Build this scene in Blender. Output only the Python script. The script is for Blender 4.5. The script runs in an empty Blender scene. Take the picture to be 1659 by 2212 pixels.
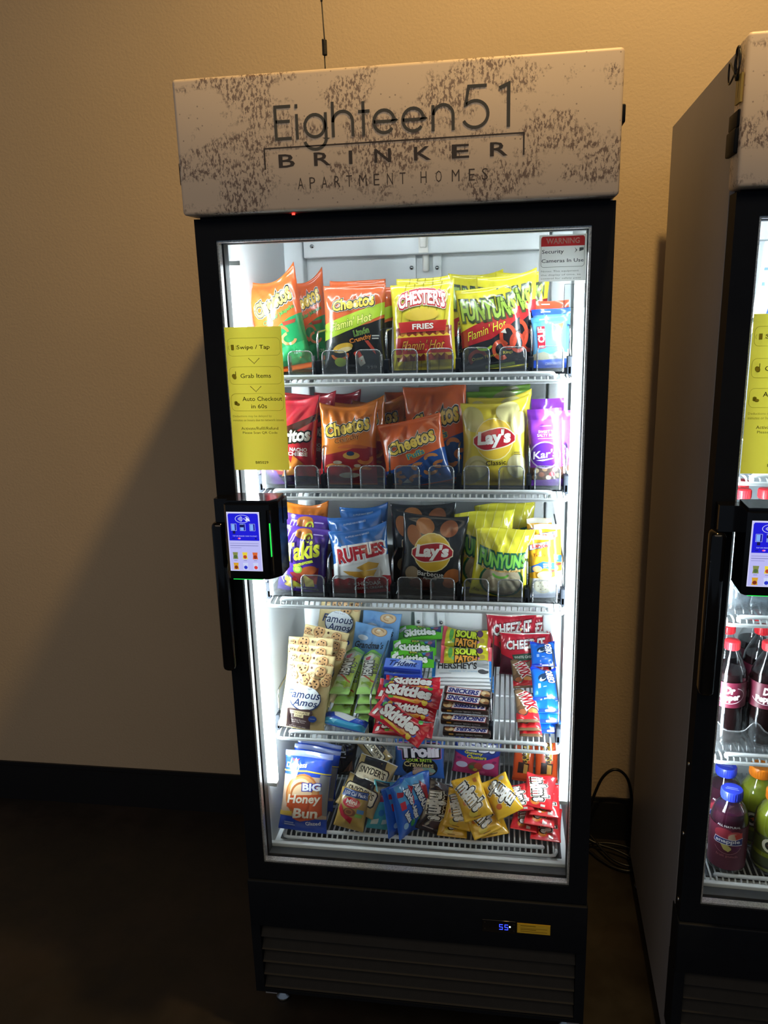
import bpy, bmesh, math, random
from mathutils import Vector, Matrix

PI = math.pi
S = bpy.context.scene
C = S.collection

# ------------------------------------------------------------------ camera, world, lights, exposure
cam = bpy.data.objects.new('camera', bpy.data.cameras.new('camera'))
C.objects.link(cam)
cam.location = (0.1792, -1.3691, 1.5575)
cam.rotation_euler = (1.3129, 0.0285, 0.1478)
cam.data.sensor_fit = 'VERTICAL'
cam.data.sensor_height = 24.0
cam.data.lens = 1744.46 / 2212 * 24.0
cam.data.clip_start = 0.02
S.camera = cam

S.view_settings.view_transform = 'Standard'
S.view_settings.look = 'None'
S.view_settings.gamma = 1.0
S.view_settings.use_curve_mapping = False
S.view_settings.exposure = 0.0
S.cycles.use_denoising = True
S.cycles.max_bounces = 8
S.cycles.diffuse_bounces = 4
S.cycles.glossy_bounces = 4
S.cycles.transmission_bounces = 6
S.cycles.transparent_max_bounces = 24
S.cycles.sample_clamp_indirect = 3.0
S.cycles.caustics_reflective = False
S.cycles.caustics_refractive = False

world = bpy.data.worlds.new('room_air')
S.world = world
world.use_nodes = True
world.node_tree.nodes['Background'].inputs[0].default_value = (0.62, 0.78, 1.0, 1)
world.node_tree.nodes['Background'].inputs[1].default_value = 0.14


def ceiling_lamp(name, loc, power, color, radius, spot=None):
    l = bpy.data.lights.new(name, 'SPOT' if spot else 'POINT')
    l.energy = power
    l.color = color
    l.shadow_soft_size = radius
    if spot:
        l.spot_size = math.radians(spot)
        l.spot_blend = 0.6
    o = bpy.data.objects.new(name, l)
    C.objects.link(o)
    o.location = loc
    return o


# the can light in the ceiling between the two fridges, and an added unseen soft fill for the room's other lights
ceiling_lamp('ceiling_downlight', (0.50, -0.24, 3.15), 98, (1.0, 0.64, 0.23), 0.05, 165)
rest = bpy.data.lights.new('room_ceiling_fill', 'AREA')
rest.shape = 'RECTANGLE'
rest.size, rest.size_y = 4.2, 2.4
rest.energy = 50
rest.color = (1.0, 0.78, 0.55)
rest_o = bpy.data.objects.new('room_ceiling_fill', rest)
C.objects.link(rest_o)
rest_o.location = (-0.2, -2.3, 3.2)
rest_o.rotation_euler = (math.radians(12), 0, 0)

LED_POWER = 20.0


# ------------------------------------------------------------------ materials
def lin(h):
    h = h.lstrip('#')
    out = []
    for k in (0, 2, 4):
        c = int(h[k:k + 2], 16) / 255
        out.append(c / 12.92 if c <= 0.04045 else ((c + 0.055) / 1.055) ** 2.4)
    return (out[0], out[1], out[2], 1.0)


def new_mat(name):
    m = bpy.data.materials.new(name)
    m.use_nodes = True
    nt = m.node_tree
    return m, nt, nt.nodes['Principled BSDF']


def noise(nt, scale, detail=3.0, vec=None, rough=0.5):
    n = nt.nodes.new('ShaderNodeTexNoise')
    n.inputs['Scale'].default_value = scale
    n.inputs['Detail'].default_value = detail
    n.inputs['Roughness'].default_value = rough
    if vec is None:
        tc = nt.nodes.new('ShaderNodeTexCoord')
        vec = tc.outputs['Object']
    nt.links.new(vec, n.inputs['Vector'])
    return n


def bump(nt, bsdf, height, strength, dist):
    b = nt.nodes.new('ShaderNodeBump')
    b.inputs['Strength'].default_value = strength
    b.inputs['Distance'].default_value = dist
    nt.links.new(height, b.inputs['Height'])
    nt.links.new(b.outputs['Normal'], bsdf.inputs['Normal'])


def ramp(nt, fac, stops):
    r = nt.nodes.new('ShaderNodeValToRGB')
    while len(r.color_ramp.elements) < len(stops):
        r.color_ramp.elements.new(0.5)
    for e, (p, c) in zip(r.color_ramp.elements, stops):
        e.position = p
        e.color = c
    nt.links.new(fac, r.inputs[0])
    return r


def plain(name, hexc, rough=0.5, metal=0.0, spec=0.5, nscale=60, var=0.08, bmp=0.05):
    """One colour with a slight procedural unevenness."""
    m, nt, b = new_mat(name)
    c = lin(hexc)
    n = noise(nt, nscale)
    lo = tuple(x * (1 - var) for x in c[:3]) + (1,)
    hi = tuple(min(1, x * (1 + var)) for x in c[:3]) + (1,)
    r = ramp(nt, n.outputs['Fac'], [(0.3, lo), (0.7, hi)])
    nt.links.new(r.outputs[0], b.inputs['Base Color'])
    b.inputs['Roughness'].default_value = rough
    b.inputs['Metallic'].default_value = metal
    b.inputs['Specular IOR Level'].default_value = spec
    if bmp:
        bump(nt, b, n.outputs['Fac'], bmp, 0.001)
    return m


def printed(name, rough, spec, bmp, coat=0.0):
    """Printed film or paper: the print's own colours come from the mesh, gloss from here."""
    m, nt, b = new_mat(name)
    a = nt.nodes.new('ShaderNodeAttribute')
    a.attribute_name = 'print'
    nt.links.new(a.outputs['Color'], b.inputs['Base Color'])
    b.inputs['Roughness'].default_value = rough
    b.inputs['Specular IOR Level'].default_value = spec
    b.inputs['Coat Weight'].default_value = coat
    b.inputs['Coat Roughness'].default_value = 0.08
    if bmp:
        n = noise(nt, 48, 2.5)
        bump(nt, b, n.outputs['Fac'], bmp, 0.004)
    return m


def backlit(name):
    """Thin sticker film on the glass: the light behind it shines through the print."""
    m = bpy.data.materials.new(name)
    m.use_nodes = True
    nt = m.node_tree
    nt.nodes.remove(nt.nodes['Principled BSDF'])
    a = nt.nodes.new('ShaderNodeAttribute')
    a.attribute_name = 'print'
    df = nt.nodes.new('ShaderNodeBsdfDiffuse')
    tl = nt.nodes.new('ShaderNodeBsdfTranslucent')
    nt.links.new(a.outputs['Color'], df.inputs[0])
    nt.links.new(a.outputs['Color'], tl.inputs[0])
    n = noise(nt, 3.0)
    r = ramp(nt, n.outputs['Fac'], [(0.3, (0.46,) * 3 + (1,)), (0.7, (0.54,) * 3 + (1,))])
    mx = nt.nodes.new('ShaderNodeMixShader')
    nt.links.new(r.outputs[0], mx.inputs[0])
    nt.links.new(df.outputs[0], mx.inputs[1])
    nt.links.new(tl.outputs[0], mx.inputs[2])
    nt.links.new(mx.outputs[0], nt.nodes['Material Output'].inputs[0])
    return m


def see_through(name, tint, base_gloss, rough, edge=5.0, milky=0.0):
    """Clear thin plastic or glass: transparent face-on, glossier at grazing angles."""
    m = bpy.data.materials.new(name)
    m.use_nodes = True
    nt = m.node_tree
    nt.nodes.remove(nt.nodes['Principled BSDF'])
    out = nt.nodes['Material Output']
    tr = nt.nodes.new('ShaderNodeBsdfTransparent')
    tr.inputs[0].default_value = tint
    gl = nt.nodes.new('ShaderNodeBsdfGlossy')
    gl.inputs['Roughness'].default_value = rough
    lw = nt.nodes.new('ShaderNodeLayerWeight')
    lw.inputs['Blend'].default_value = 0.5
    pw = nt.nodes.new('ShaderNodeMath')
    pw.operation = 'POWER'
    nt.links.new(lw.outputs['Facing'], pw.inputs[0])
    pw.inputs[1].default_value = edge
    ad = nt.nodes.new('ShaderNodeMath')
    ad.operation = 'ADD'
    ad.use_clamp = True
    nt.links.new(pw.outputs[0], ad.inputs[0])
    n = noise(nt, 30)
    mu = nt.nodes.new('ShaderNodeMath')
    mu.operation = 'MULTIPLY'
    nt.links.new(n.outputs['Fac'], mu.inputs[0])
    mu.inputs[1].default_value = base_gloss * 2
    nt.links.new(mu.outputs[0], ad.inputs[1])
    mx = nt.nodes.new('ShaderNodeMixShader')
    nt.links.new(ad.outputs[0], mx.inputs[0])
    nt.links.new(tr.outputs[0], mx.inputs[1])
    nt.links.new(gl.outputs[0], mx.inputs[2])
    if milky:
        df = nt.nodes.new('ShaderNodeBsdfDiffuse')
        df.inputs[0].default_value = (0.9, 0.92, 0.95, 1)
        m2 = nt.nodes.new('ShaderNodeMixShader')
        m2.inputs[0].default_value = milky
        nt.links.new(mx.outputs[0], m2.inputs[1])
        nt.links.new(df.outputs[0], m2.inputs[2])
        mx = m2
    nt.links.new(mx.outputs[0], out.inputs[0])
    return m


def glowing(name, color, strength, attr=False):
    m, nt, b = new_mat(name)
    b.inputs['Base Color'].default_value = (0.02, 0.02, 0.02, 1)
    b.inputs['Emission Color'].default_value = color
    b.inputs['Emission Strength'].default_value = strength
    if attr:
        a = nt.nodes.new('ShaderNodeAttribute')
        a.attribute_name = 'print'
        nt.links.new(a.outputs['Color'], b.inputs['Emission Color'])
    return m


def wall_paint():
    m, nt, b = new_mat('wall_paint')
    big = noise(nt, 1.3, 3)
    r = ramp(nt, big.outputs['Fac'], [(0.3, (0.50, 0.395, 0.27, 1)), (0.7, (0.56, 0.44, 0.305, 1))])
    nt.links.new(r.outputs[0], b.inputs['Base Color'])
    b.inputs['Roughness'].default_value = 0.75
    b.inputs['Specular IOR Level'].default_value = 0.25
    tex = noise(nt, 150, 3.0, None, 0.55)
    bump(nt, b, tex.outputs['Fac'], 0.30, 0.004)
    return m


def stained_concrete():
    m, nt, b = new_mat('stained_concrete')
    n1 = noise(nt, 2.2, 6, None, 0.65)
    r = ramp(nt, n1.outputs['Fac'], [(0.25, (0.010, 0.0085, 0.007, 1)), (0.5, (0.017, 0.0135, 0.010, 1)),
                                     (0.78, (0.034, 0.023, 0.017, 1))])
    nt.links.new(r.outputs[0], b.inputs['Base Color'])
    n2 = noise(nt, 14, 4)
    rr = ramp(nt, n2.outputs['Fac'], [(0.3, (0.32,) * 3 + (1,)), (0.7, (0.6,) * 3 + (1,))])
    nt.links.new(rr.outputs[0], b.inputs['Roughness'])
    bump(nt, b, n2.outputs['Fac'], 0.1, 0.004)
    return m


def distressed_print():
    """Cream vinyl with brown clumps of fine streaks and stray specks."""
    m, nt, b = new_mat('distressed_vinyl')
    tc = nt.nodes.new('ShaderNodeTexCoord')
    mp = nt.nodes.new('ShaderNodeMapping')
    mp.inputs['Scale'].default_value = (1.0, 1.0, 0.45)
    nt.links.new(tc.outputs['Object'], mp.inputs[0])
    fine = noise(nt, 230, 5, mp.outputs[0], 0.7)
    mp2 = nt.nodes.new('ShaderNodeMapping')
    mp2.inputs['Scale'].default_value = (0.75, 1.0, 1.3)
    nt.links.new(tc.outputs['Object'], mp2.inputs[0])
    clump = noise(nt, 17, 5, mp2.outputs[0], 0.62)
    rc = ramp(nt, clump.outputs['Fac'], [(0.47, (0,) * 3 + (1,)), (0.55, (1,) * 3 + (1,))])
    rf = ramp(nt, fine.outputs['Fac'], [(0.495, (0,) * 3 + (1,)), (0.545, (1,) * 3 + (1,))])
    mul = nt.nodes.new('ShaderNodeMath')
    mul.operation = 'MULTIPLY'
    nt.links.new(rc.outputs[0], mul.inputs[0])
    nt.links.new(rf.outputs[0], mul.inputs[1])
    vo = nt.nodes.new('ShaderNodeTexVoronoi')
    vo.inputs['Scale'].default_value = 85
    nt.links.new(tc.outputs['Object'], vo.inputs['Vector'])
    rv = ramp(nt, vo.outputs['Distance'], [(0.07, (0.75,) * 3 + (1,)), (0.13, (0,) * 3 + (1,))])
    mxm = nt.nodes.new('ShaderNodeMath')
    mxm.operation = 'MAXIMUM'
    nt.links.new(mul.outputs[0], mxm.inputs[0])
    nt.links.new(rv.outputs[0], mxm.inputs[1])
    mix = nt.nodes.new('ShaderNodeMix')
    mix.data_type = 'RGBA'
    nt.links.new(mxm.outputs[0], mix.inputs[0])
    mix.inputs[6].default_value = (0.80, 0.645, 0.49, 1)
    mix.inputs[7].default_value = (0.25, 0.175, 0.135, 1)
    nt.links.new(mix.outputs[2], b.inputs['Base Color'])
    b.inputs['Roughness'].default_value = 0.42
    return m


M = {
    'wall': wall_paint(),
    'floor': stained_concrete(),
    'baseboard': plain('black_baseboard', '15161a', 0.45, nscale=8),
    'header': distressed_print(),
    'black': plain('black_paint', '11151c', 0.55, spec=0.14, nscale=40),
    'black_gloss': plain('black_gloss_plastic', '0b0b0d', 0.12, nscale=20, bmp=0.0),
    'black_matte': plain('black_matte_plastic', '17181a', 0.6),
    'slat': plain('louvre_grey', '232323', 0.7, spec=0.2),
    'side': plain('grey_side_panel', 'a2a2a8', 0.45, metal=0.0, nscale=3),
    'white': plain('white_liner', 'eaeef0', 0.38, nscale=5, var=0.03, bmp=0.0),
    'white_wire': plain('white_coated_wire', 'd6dbde', 0.5, nscale=30, var=0.03, bmp=0.0),
    'floor_shade': plain('floor_shade_grey', '45494d', 0.5),
    'steel': plain('bright_steel', 'c9cccf', 0.22, metal=1.0, bmp=0.0),
    'spacer': plain('aluminium_spacer', 'e4e8ea', 0.32, metal=0.6, nscale=420, var=0.35, bmp=0.3),
    'gasket': plain('black_rubber_gasket', '1b1d1f', 0.55),
    'clip': plain('white_clip', 'f0ede6', 0.4, bmp=0.0),
    'led': glowing('led_tube', (0.88, 0.96, 1.0, 1), LED_POWER),
    'led_rear': glowing('led_tube_lens', (0.88, 0.96, 1.0, 1), LED_POWER * 4.6),
    'led_top_fill': glowing('led_top_fill_glow', (0.88, 0.96, 1.0, 1), 34.0),
    'led_rim': glowing('led_tube_rim', (0.88, 0.96, 1.0, 1), LED_POWER * 0.5),
    'dot': glowing('led_chip', (0.85, 1.0, 0.97, 1), 3.0),
    'green': glowing('green_led', (0.02, 1.0, 0.10, 1), 1.1),
    'red': glowing('red_led', (1.0, 0.03, 0.02, 1), 6.0),
    'blue': glowing('blue_led_digit', (0.03, 0.06, 1.0, 1), 2.5),
    'screen': glowing('lit_screen', (1, 1, 1, 1), 0.95, attr=True),
    'ink': printed('printed_ink', 0.45, 0.4, 0.0),
    'paper': printed('sticker_vinyl', 0.4, 0.4, 0.0),
    'sticker': backlit('backlit_sticker'),
    'film': printed('snack_film', 0.22, 0.6, 0.28, 0.45),
    'matte_film': printed('matte_snack_film', 0.42, 0.4, 0.08),
    'glass': see_through('door_glass', (0.97, 0.985, 0.985, 1), 0.018, 0.02, 5.0),
    'acrylic': see_through('clear_acrylic', (0.93, 0.95, 0.96, 1), 0.07, 0.06, 1.8, 0.03),
    'acrylic_edge': see_through('clear_acrylic_edge', (0.85, 0.89, 0.92, 1), 0.28, 0.15, 1.2, 0.10),
    'bottle': see_through('clear_bottle', (0.94, 0.96, 0.97, 1), 0.05, 0.06, 2.5),
    'cola': plain('dark_soda', '16090a', 0.12, bmp=0.0),
    'punch': plain('fruit_punch', '3a1424', 0.12, bmp=0.0),
    'lime_drink': plain('yellow_green_drink', '8d9626', 0.12, bmp=0.0),
    'water': see_through('water', (0.86, 0.91, 0.95, 1), 0.05, 0.05, 3.0, 0.06),
    'cap_red': plain('red_cap', 'd8262f', 0.35, bmp=0.0),
    'cap_blue': plain('blue_cap', '2b3bb8', 0.35, bmp=0.0),
    'cap_orange': plain('orange_cap', 'f0871f', 0.35, bmp=0.0),
    'cable': plain('black_cable', '0d0d0f', 0.4),
}


# ------------------------------------------------------------------ mesh builder
class MB:
    def __init__(self):
        self.v, self.f, self.m, self.c, self.s = [], [], [], [], []

    def add(self, verts, faces, mat=0, col=(1, 1, 1, 1), smooth=False):
        o = len(self.v)
        self.v.extend(tuple(p) for p in verts)
        for f in faces:
            self.f.append(tuple(i + o for i in f))
            self.m.append(mat)
            self.c.append(col)
            self.s.append(smooth)

    def box(self, a, b, mat=0, col=(1, 1, 1, 1), bev=0.0):
        x0, y0, z0 = a
        x1, y1, z1 = b
        if bev <= 0:
            vs = [(x, y, z) for x in (x0, x1) for y in (y0, y1) for z in (z0, z1)]
            self.add(vs, [(0, 1, 3, 2), (4, 6, 7, 5), (0, 4, 5, 1), (2, 3, 7, 6), (0, 2, 6, 4), (1, 5, 7, 3)], mat, col)
            return
        bm = bmesh.new()
        bmesh.ops.create_cube(bm, size=1.0)
        for v in bm.verts:
            v.co = Vector(((x0 + x1) / 2 + v.co.x * (x1 - x0), (y0 + y1) / 2 + v.co.y * (y1 - y0), (z0 + z1) / 2 + v.co.z * (z1 - z0)))
        bmesh.ops.bevel(bm, geom=bm.edges[:], offset=bev, segments=3, profile=0.5, affect='EDGES')
        bm.verts.index_update()
        self.add([v.co for v in bm.verts], [[v.index for v in f.verts] for f in bm.faces], mat, col, True)
        bm.free()

    def tube(self, pts, r, mat=0, n=8, col=(1, 1, 1, 1), closed=False):
        pts = [Vector(p) for p in pts]
        k = len(pts)
        rings = []
        up = None
        for i, p in enumerate(pts):
            a = pts[(i - 1) % k] if (closed or i > 0) else p
            b = pts[(i + 1) % k] if (closed or i < k - 1) else p
            t = (b - a).normalized()
            if up is None:
                up = Vector((0, 0, 1)) if abs(t.z) < 0.9 else Vector((1, 0, 0))
            side = t.cross(up)
            if side.length < 1e-6:
                side = t.cross(Vector((0, 1, 0)))
            side.normalize()
            up = side.cross(t).normalized()
            rings.append([p + side * (r * math.cos(2 * PI * q / n)) + up * (r * math.sin(2 * PI * q / n)) for q in range(n)])
        vs = [q for ring in rings for q in ring]
        fs = []
        for i in range(k if closed else k - 1):
            j = (i + 1) % k
            for q in range(n):
                fs.append((i * n + q, i * n + (q + 1) % n, j * n + (q + 1) % n, j * n + q))
        if not closed:
            fs.append(tuple(range(n))[::-1])
            fs.append(tuple((k - 1) * n + q for q in range(n)))
        self.add(vs, fs, mat, col, True)

    def lathe(self, prof, mat=0, n=32, col=(1, 1, 1, 1), cx=0, cy=0):
        vs, fs = [], []
        for r, z in prof:
            for q in range(n):
                vs.append((cx + r * math.cos(2 * PI * q / n), cy + r * math.sin(2 * PI * q / n), z))
        for i in range(len(prof) - 1):
            for q in range(n):
                fs.append((i * n + q, i * n + (q + 1) % n, (i + 1) * n + (q + 1) % n, (i + 1) * n + q))
        fs.append(tuple(range(n))[::-1])
        fs.append(tuple((len(prof) - 1) * n + q for q in range(n)))
        self.add(vs, fs, mat, col, True)

    def prism(self, pts, z0, z1, mat=0, col=(1, 1, 1, 1)):
        """Outline in x,y (counter-clockwise) raised from z0 to z1."""
        n = len(pts)
        vs = [(x, y, z0) for x, y in pts] + [(x, y, z1) for x, y in pts]
        fs = [tuple(range(n))[::-1], tuple(range(n, 2 * n))] + [(i, (i + 1) % n, n + (i + 1) % n, n + i) for i in range(n)]
        self.add(vs, fs, mat, col)

    def mesh(self, name, mats):
        me = bpy.data.meshes.new(name)
        me.from_pydata(self.v, [], self.f)
        for m in mats:
            me.materials.append(m)
        me.polygons.foreach_set('material_index', self.m)
        me.polygons.foreach_set('use_smooth', self.s)
        att = me.color_attributes.new('print', 'FLOAT_COLOR', 'CORNER')
        data = []
        for f, c in zip(self.f, self.c):
            data.extend(c * len(f))
        att.data.foreach_set('color', data)
        me.update()
        return me

    def build(self, name, mats, parent=None, loc=None, sharp=None):
        if not isinstance(mats, (list, tuple)):
            mats = [mats]
        me = self.mesh(name, mats)
        if sharp:
            me.set_sharp_from_angle(angle=math.radians(sharp))
        o = bpy.data.objects.new(name, me)
        C.objects.link(o)
        if parent:
            o.parent = parent
        if loc:
            o.location = loc
        return o


def tag(o, label=None, cat=None, group=None, kind=None):
    for k, val in (('label', label), ('category', cat), ('group', group), ('kind', kind)):
        if val:
            o[k] = val
    return o


def empty(name, loc, rz=0.0):
    o = bpy.data.objects.new(name, None)
    o.empty_display_size = 0.05
    C.objects.link(o)
    o.location = loc
    o.rotation_euler = (0, 0, rz)
    return o


# ------------------------------------------------------------------ print shapes: flat outlines laid onto a surface
_font_cache = {}


def glyphs(s, bold):
    """The letters of s as a flat mesh, baseline at 0, one unit high type."""
    key = (s, round(bold, 4))
    if key in _font_cache:
        return _font_cache[key]
    cu = bpy.data.curves.new('lettering', 'FONT')
    cu.body = s
    cu.size = 1.0
    cu.resolution_u = 2
    cu.offset = bold
    cu.fill_mode = 'FRONT'
    ob = bpy.data.objects.new('lettering', cu)
    me = bpy.data.meshes.new_from_object(ob)
    vs = [(v.co.x, v.co.y) for v in me.vertices]
    fs = [tuple(p.vertices) for p in me.polygons]
    bpy.data.objects.remove(ob)
    bpy.data.curves.remove(cu)
    bpy.data.meshes.remove(me)
    _font_cache[key] = (vs, fs)
    return vs, fs


def fill(pts):
    """A simple outline as triangles."""
    from mathutils.geometry import tessellate_polygon
    return list(pts), [tuple(t) for t in tessellate_polygon([[Vector((x, y, 0)) for x, y in pts]])]


def shape(kind, a, w, h):
    """One print command as flat geometry in metres (x across, y up)."""
    hw = w / 2
    if kind == 'R':
        x0, y0, x1, y1 = a[:4]
        return [(x0 * hw, y0 * h), (x1 * hw, y0 * h), (x1 * hw, y1 * h), (x0 * hw, y1 * h)], [(0, 1, 2, 3)]
    if kind == 'P':
        return fill([(x * hw, y * h) for x, y in a[0]])
    if kind == 'E':
        cx, cy, rx, ry = a[:4]
        rot = math.radians(a[4]) if len(a) > 4 else 0
        n = 20
        pts = []
        for q in range(n):
            x, y = rx * hw * math.cos(2 * PI * q / n), ry * h * math.sin(2 * PI * q / n)
            pts.append((cx * hw + x * math.cos(rot) - y * math.sin(rot), cy * h + x * math.sin(rot) + y * math.cos(rot)))
        return pts, [tuple(range(n))]
    if kind == 'O':                                                 # an arc or ring: cx cy rx ry thickness start end
        cx, cy, rx, ry, t = a[:5]
        a0, a1 = (a[5], a[6]) if len(a) > 6 else (0, 360)
        n = 24
        vs, fs = [], []
        for q in range(n + 1):
            g = math.radians(a0 + (a1 - a0) * q / n)
            c, s = math.cos(g), math.sin(g)
            vs.append((cx * hw + rx * hw * c, cy * h + ry * h * s))
            vs.append((cx * hw + (rx * hw - t * hw) * c, cy * h + (ry * h - t * hw) * s))
            if q:
                fs.append((2 * q - 2, 2 * q, 2 * q + 1, 2 * q - 1))
        return vs, fs
    if kind == 'T':
        s, cx, cy, tw, th = a[:5]
        op = a[5] if len(a) > 5 else {}
        vs0, _ = glyphs(s, 0.0)
        vs, fs = glyphs(s, op.get('bold', 0.0))
        if not vs:
            return [], []
        xs = [p[0] for p in vs0]
        ys = [p[1] for p in vs0]
        x0, x1, y0, y1 = min(xs), max(xs), min(ys), max(ys)
        sx, sy = tw * hw / (x1 - x0), th * h / (y1 - y0)
        rot = math.radians(op.get('rot', 0))
        sh, arch, wave = op.get('shear', 0), op.get('arch', 0), op.get('grow', 0)
        out = []
        for x, y in vs:
            X = (x - (x0 + x1) / 2) * sx
            Y = (y - (y0 + y1) / 2) * sy
            k = X / (tw * hw / 2)
            Y = Y * (1 + wave * k) + arch * h * (1 - k * k)
            X += Y * sh
            out.append((cx * hw + X * math.cos(rot) - Y * math.sin(rot), cy * h + X * math.sin(rot) + Y * math.cos(rot)))
        return out, fs
    raise ValueError(kind)


class Surf:
    """A patch of surface over a flat sheet: grid lines xs, ys and the 3-D point of every crossing."""

    def __init__(self, xs, ys, fn):
        self.xs, self.ys = xs, ys
        self.p = [[Vector(fn(x, y)) for x in xs] for y in ys]
        ny, nx = len(ys), len(xs)
        self.n = []
        for j in range(ny):
            row = []
            for i in range(nx):
                du = self.p[j][min(i + 1, nx - 1)] - self.p[j][max(i - 1, 0)]
                dv = self.p[min(j + 1, ny - 1)][i] - self.p[max(j - 1, 0)][i]
                nn = du.cross(dv)
                row.append(nn.normalized() if nn.length > 1e-12 else Vector((0, -1, 0)))
            self.n.append(row)

    def at(self, x, y, off):
        def loc(a, t):
            n = len(a) - 1
            k = int((t - a[0]) / (a[n] - a[0]) * n)
            k = max(0, min(n - 1, k))
            return k, max(-0.02, min(1.02, (t - a[k]) / (a[k + 1] - a[k])))
        i, u = loc(self.xs, x)
        j, v = loc(self.ys, y)

        def mixed(g):
            return (g[j][i] * (1 - u) + g[j][i + 1] * u) * (1 - v) + (g[j + 1][i] * (1 - u) + g[j + 1][i + 1] * u) * v
        return mixed(self.p) + mixed(self.n) * off

    def lay(self, mb, vs, fs, off, mat, col):
        """Cut the flat shape along the grid lines and press it onto the surface."""
        if not fs:
            return
        eps = 1e-7
        xa, xb, ya, yb = self.xs[0], self.xs[-1], self.ys[0], self.ys[-1]
        vs = [(min(max(x, xa + eps), xb - eps), min(max(y, ya + eps), yb - eps)) for x, y in vs]
        bm = bmesh.new()
        bv = [bm.verts.new((x, y, 0)) for x, y in vs]
        for f in fs:
            try:
                bm.faces.new([bv[i] for i in f])
            except ValueError:
                pass
        x0, x1 = min(p[0] for p in vs), max(p[0] for p in vs)
        y0, y1 = min(p[1] for p in vs), max(p[1] for p in vs)
        for axis, ls, lo, hi in ((0, self.xs, x0, x1), (1, self.ys, y0, y1)):
            for t in ls:
                if lo < t < hi:
                    co, no = [0, 0, 0], [0, 0, 0]
                    co[axis], no[axis] = t, 1
                    bmesh.ops.bisect_plane(bm, geom=bm.verts[:] + bm.edges[:] + bm.faces[:], dist=1e-8, plane_co=co, plane_no=no)
        bm.verts.index_update()
        pts = [self.at(v.co.x, v.co.y, off) for v in bm.verts]
        out = []
        for f in bm.faces:
            ids = [v.index for v in f.verts]
            if f.normal.z < 0:
                ids.reverse()
            out.append(ids)
        mb.add(pts, out, mat, col, True)
        bm.free()


def draw(mb, surf, w, h, cmds, mat=0, base_off=4e-4, step=1.1e-4):
    """Print commands: (kind, colour, args...). Text may carry 'out': [(width, colour), ...] outlines."""
    k = 0
    for cmd in cmds:
        kind, col, args = cmd[0], cmd[1], cmd[2:]
        if kind == 'T':
            op = args[5] if len(args) > 5 else {}
            for ow, oc in op.get('out', []):
                o2 = dict(op)
                o2['bold'] = op.get('bold', 0) + ow
                vs, fs = shape('T', args[:5] + (o2,), w, h)
                surf.lay(mb, vs, fs, base_off + k * step, mat, lin(oc))
                k += 1
        vs, fs = shape(kind, args, w, h)
        surf.lay(mb, vs, fs, base_off + k * step, mat, lin(col))
        k += 1


def lines(n, a, b):
    return [a + (b - a) * i / n for i in range(n + 1)]


def sheet(mb, w, h, cmds, y=0.0, x0=0.0, z0=0.0, mat=0, step=6e-5):
    """Print on a flat upright sheet facing the front."""
    sf = Surf([-w / 2, w / 2], [0, h], lambda x, z: (x0 + x, y, z0 + z))
    draw(mb, sf, w, h, cmds, mat, 1e-4, step)


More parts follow.
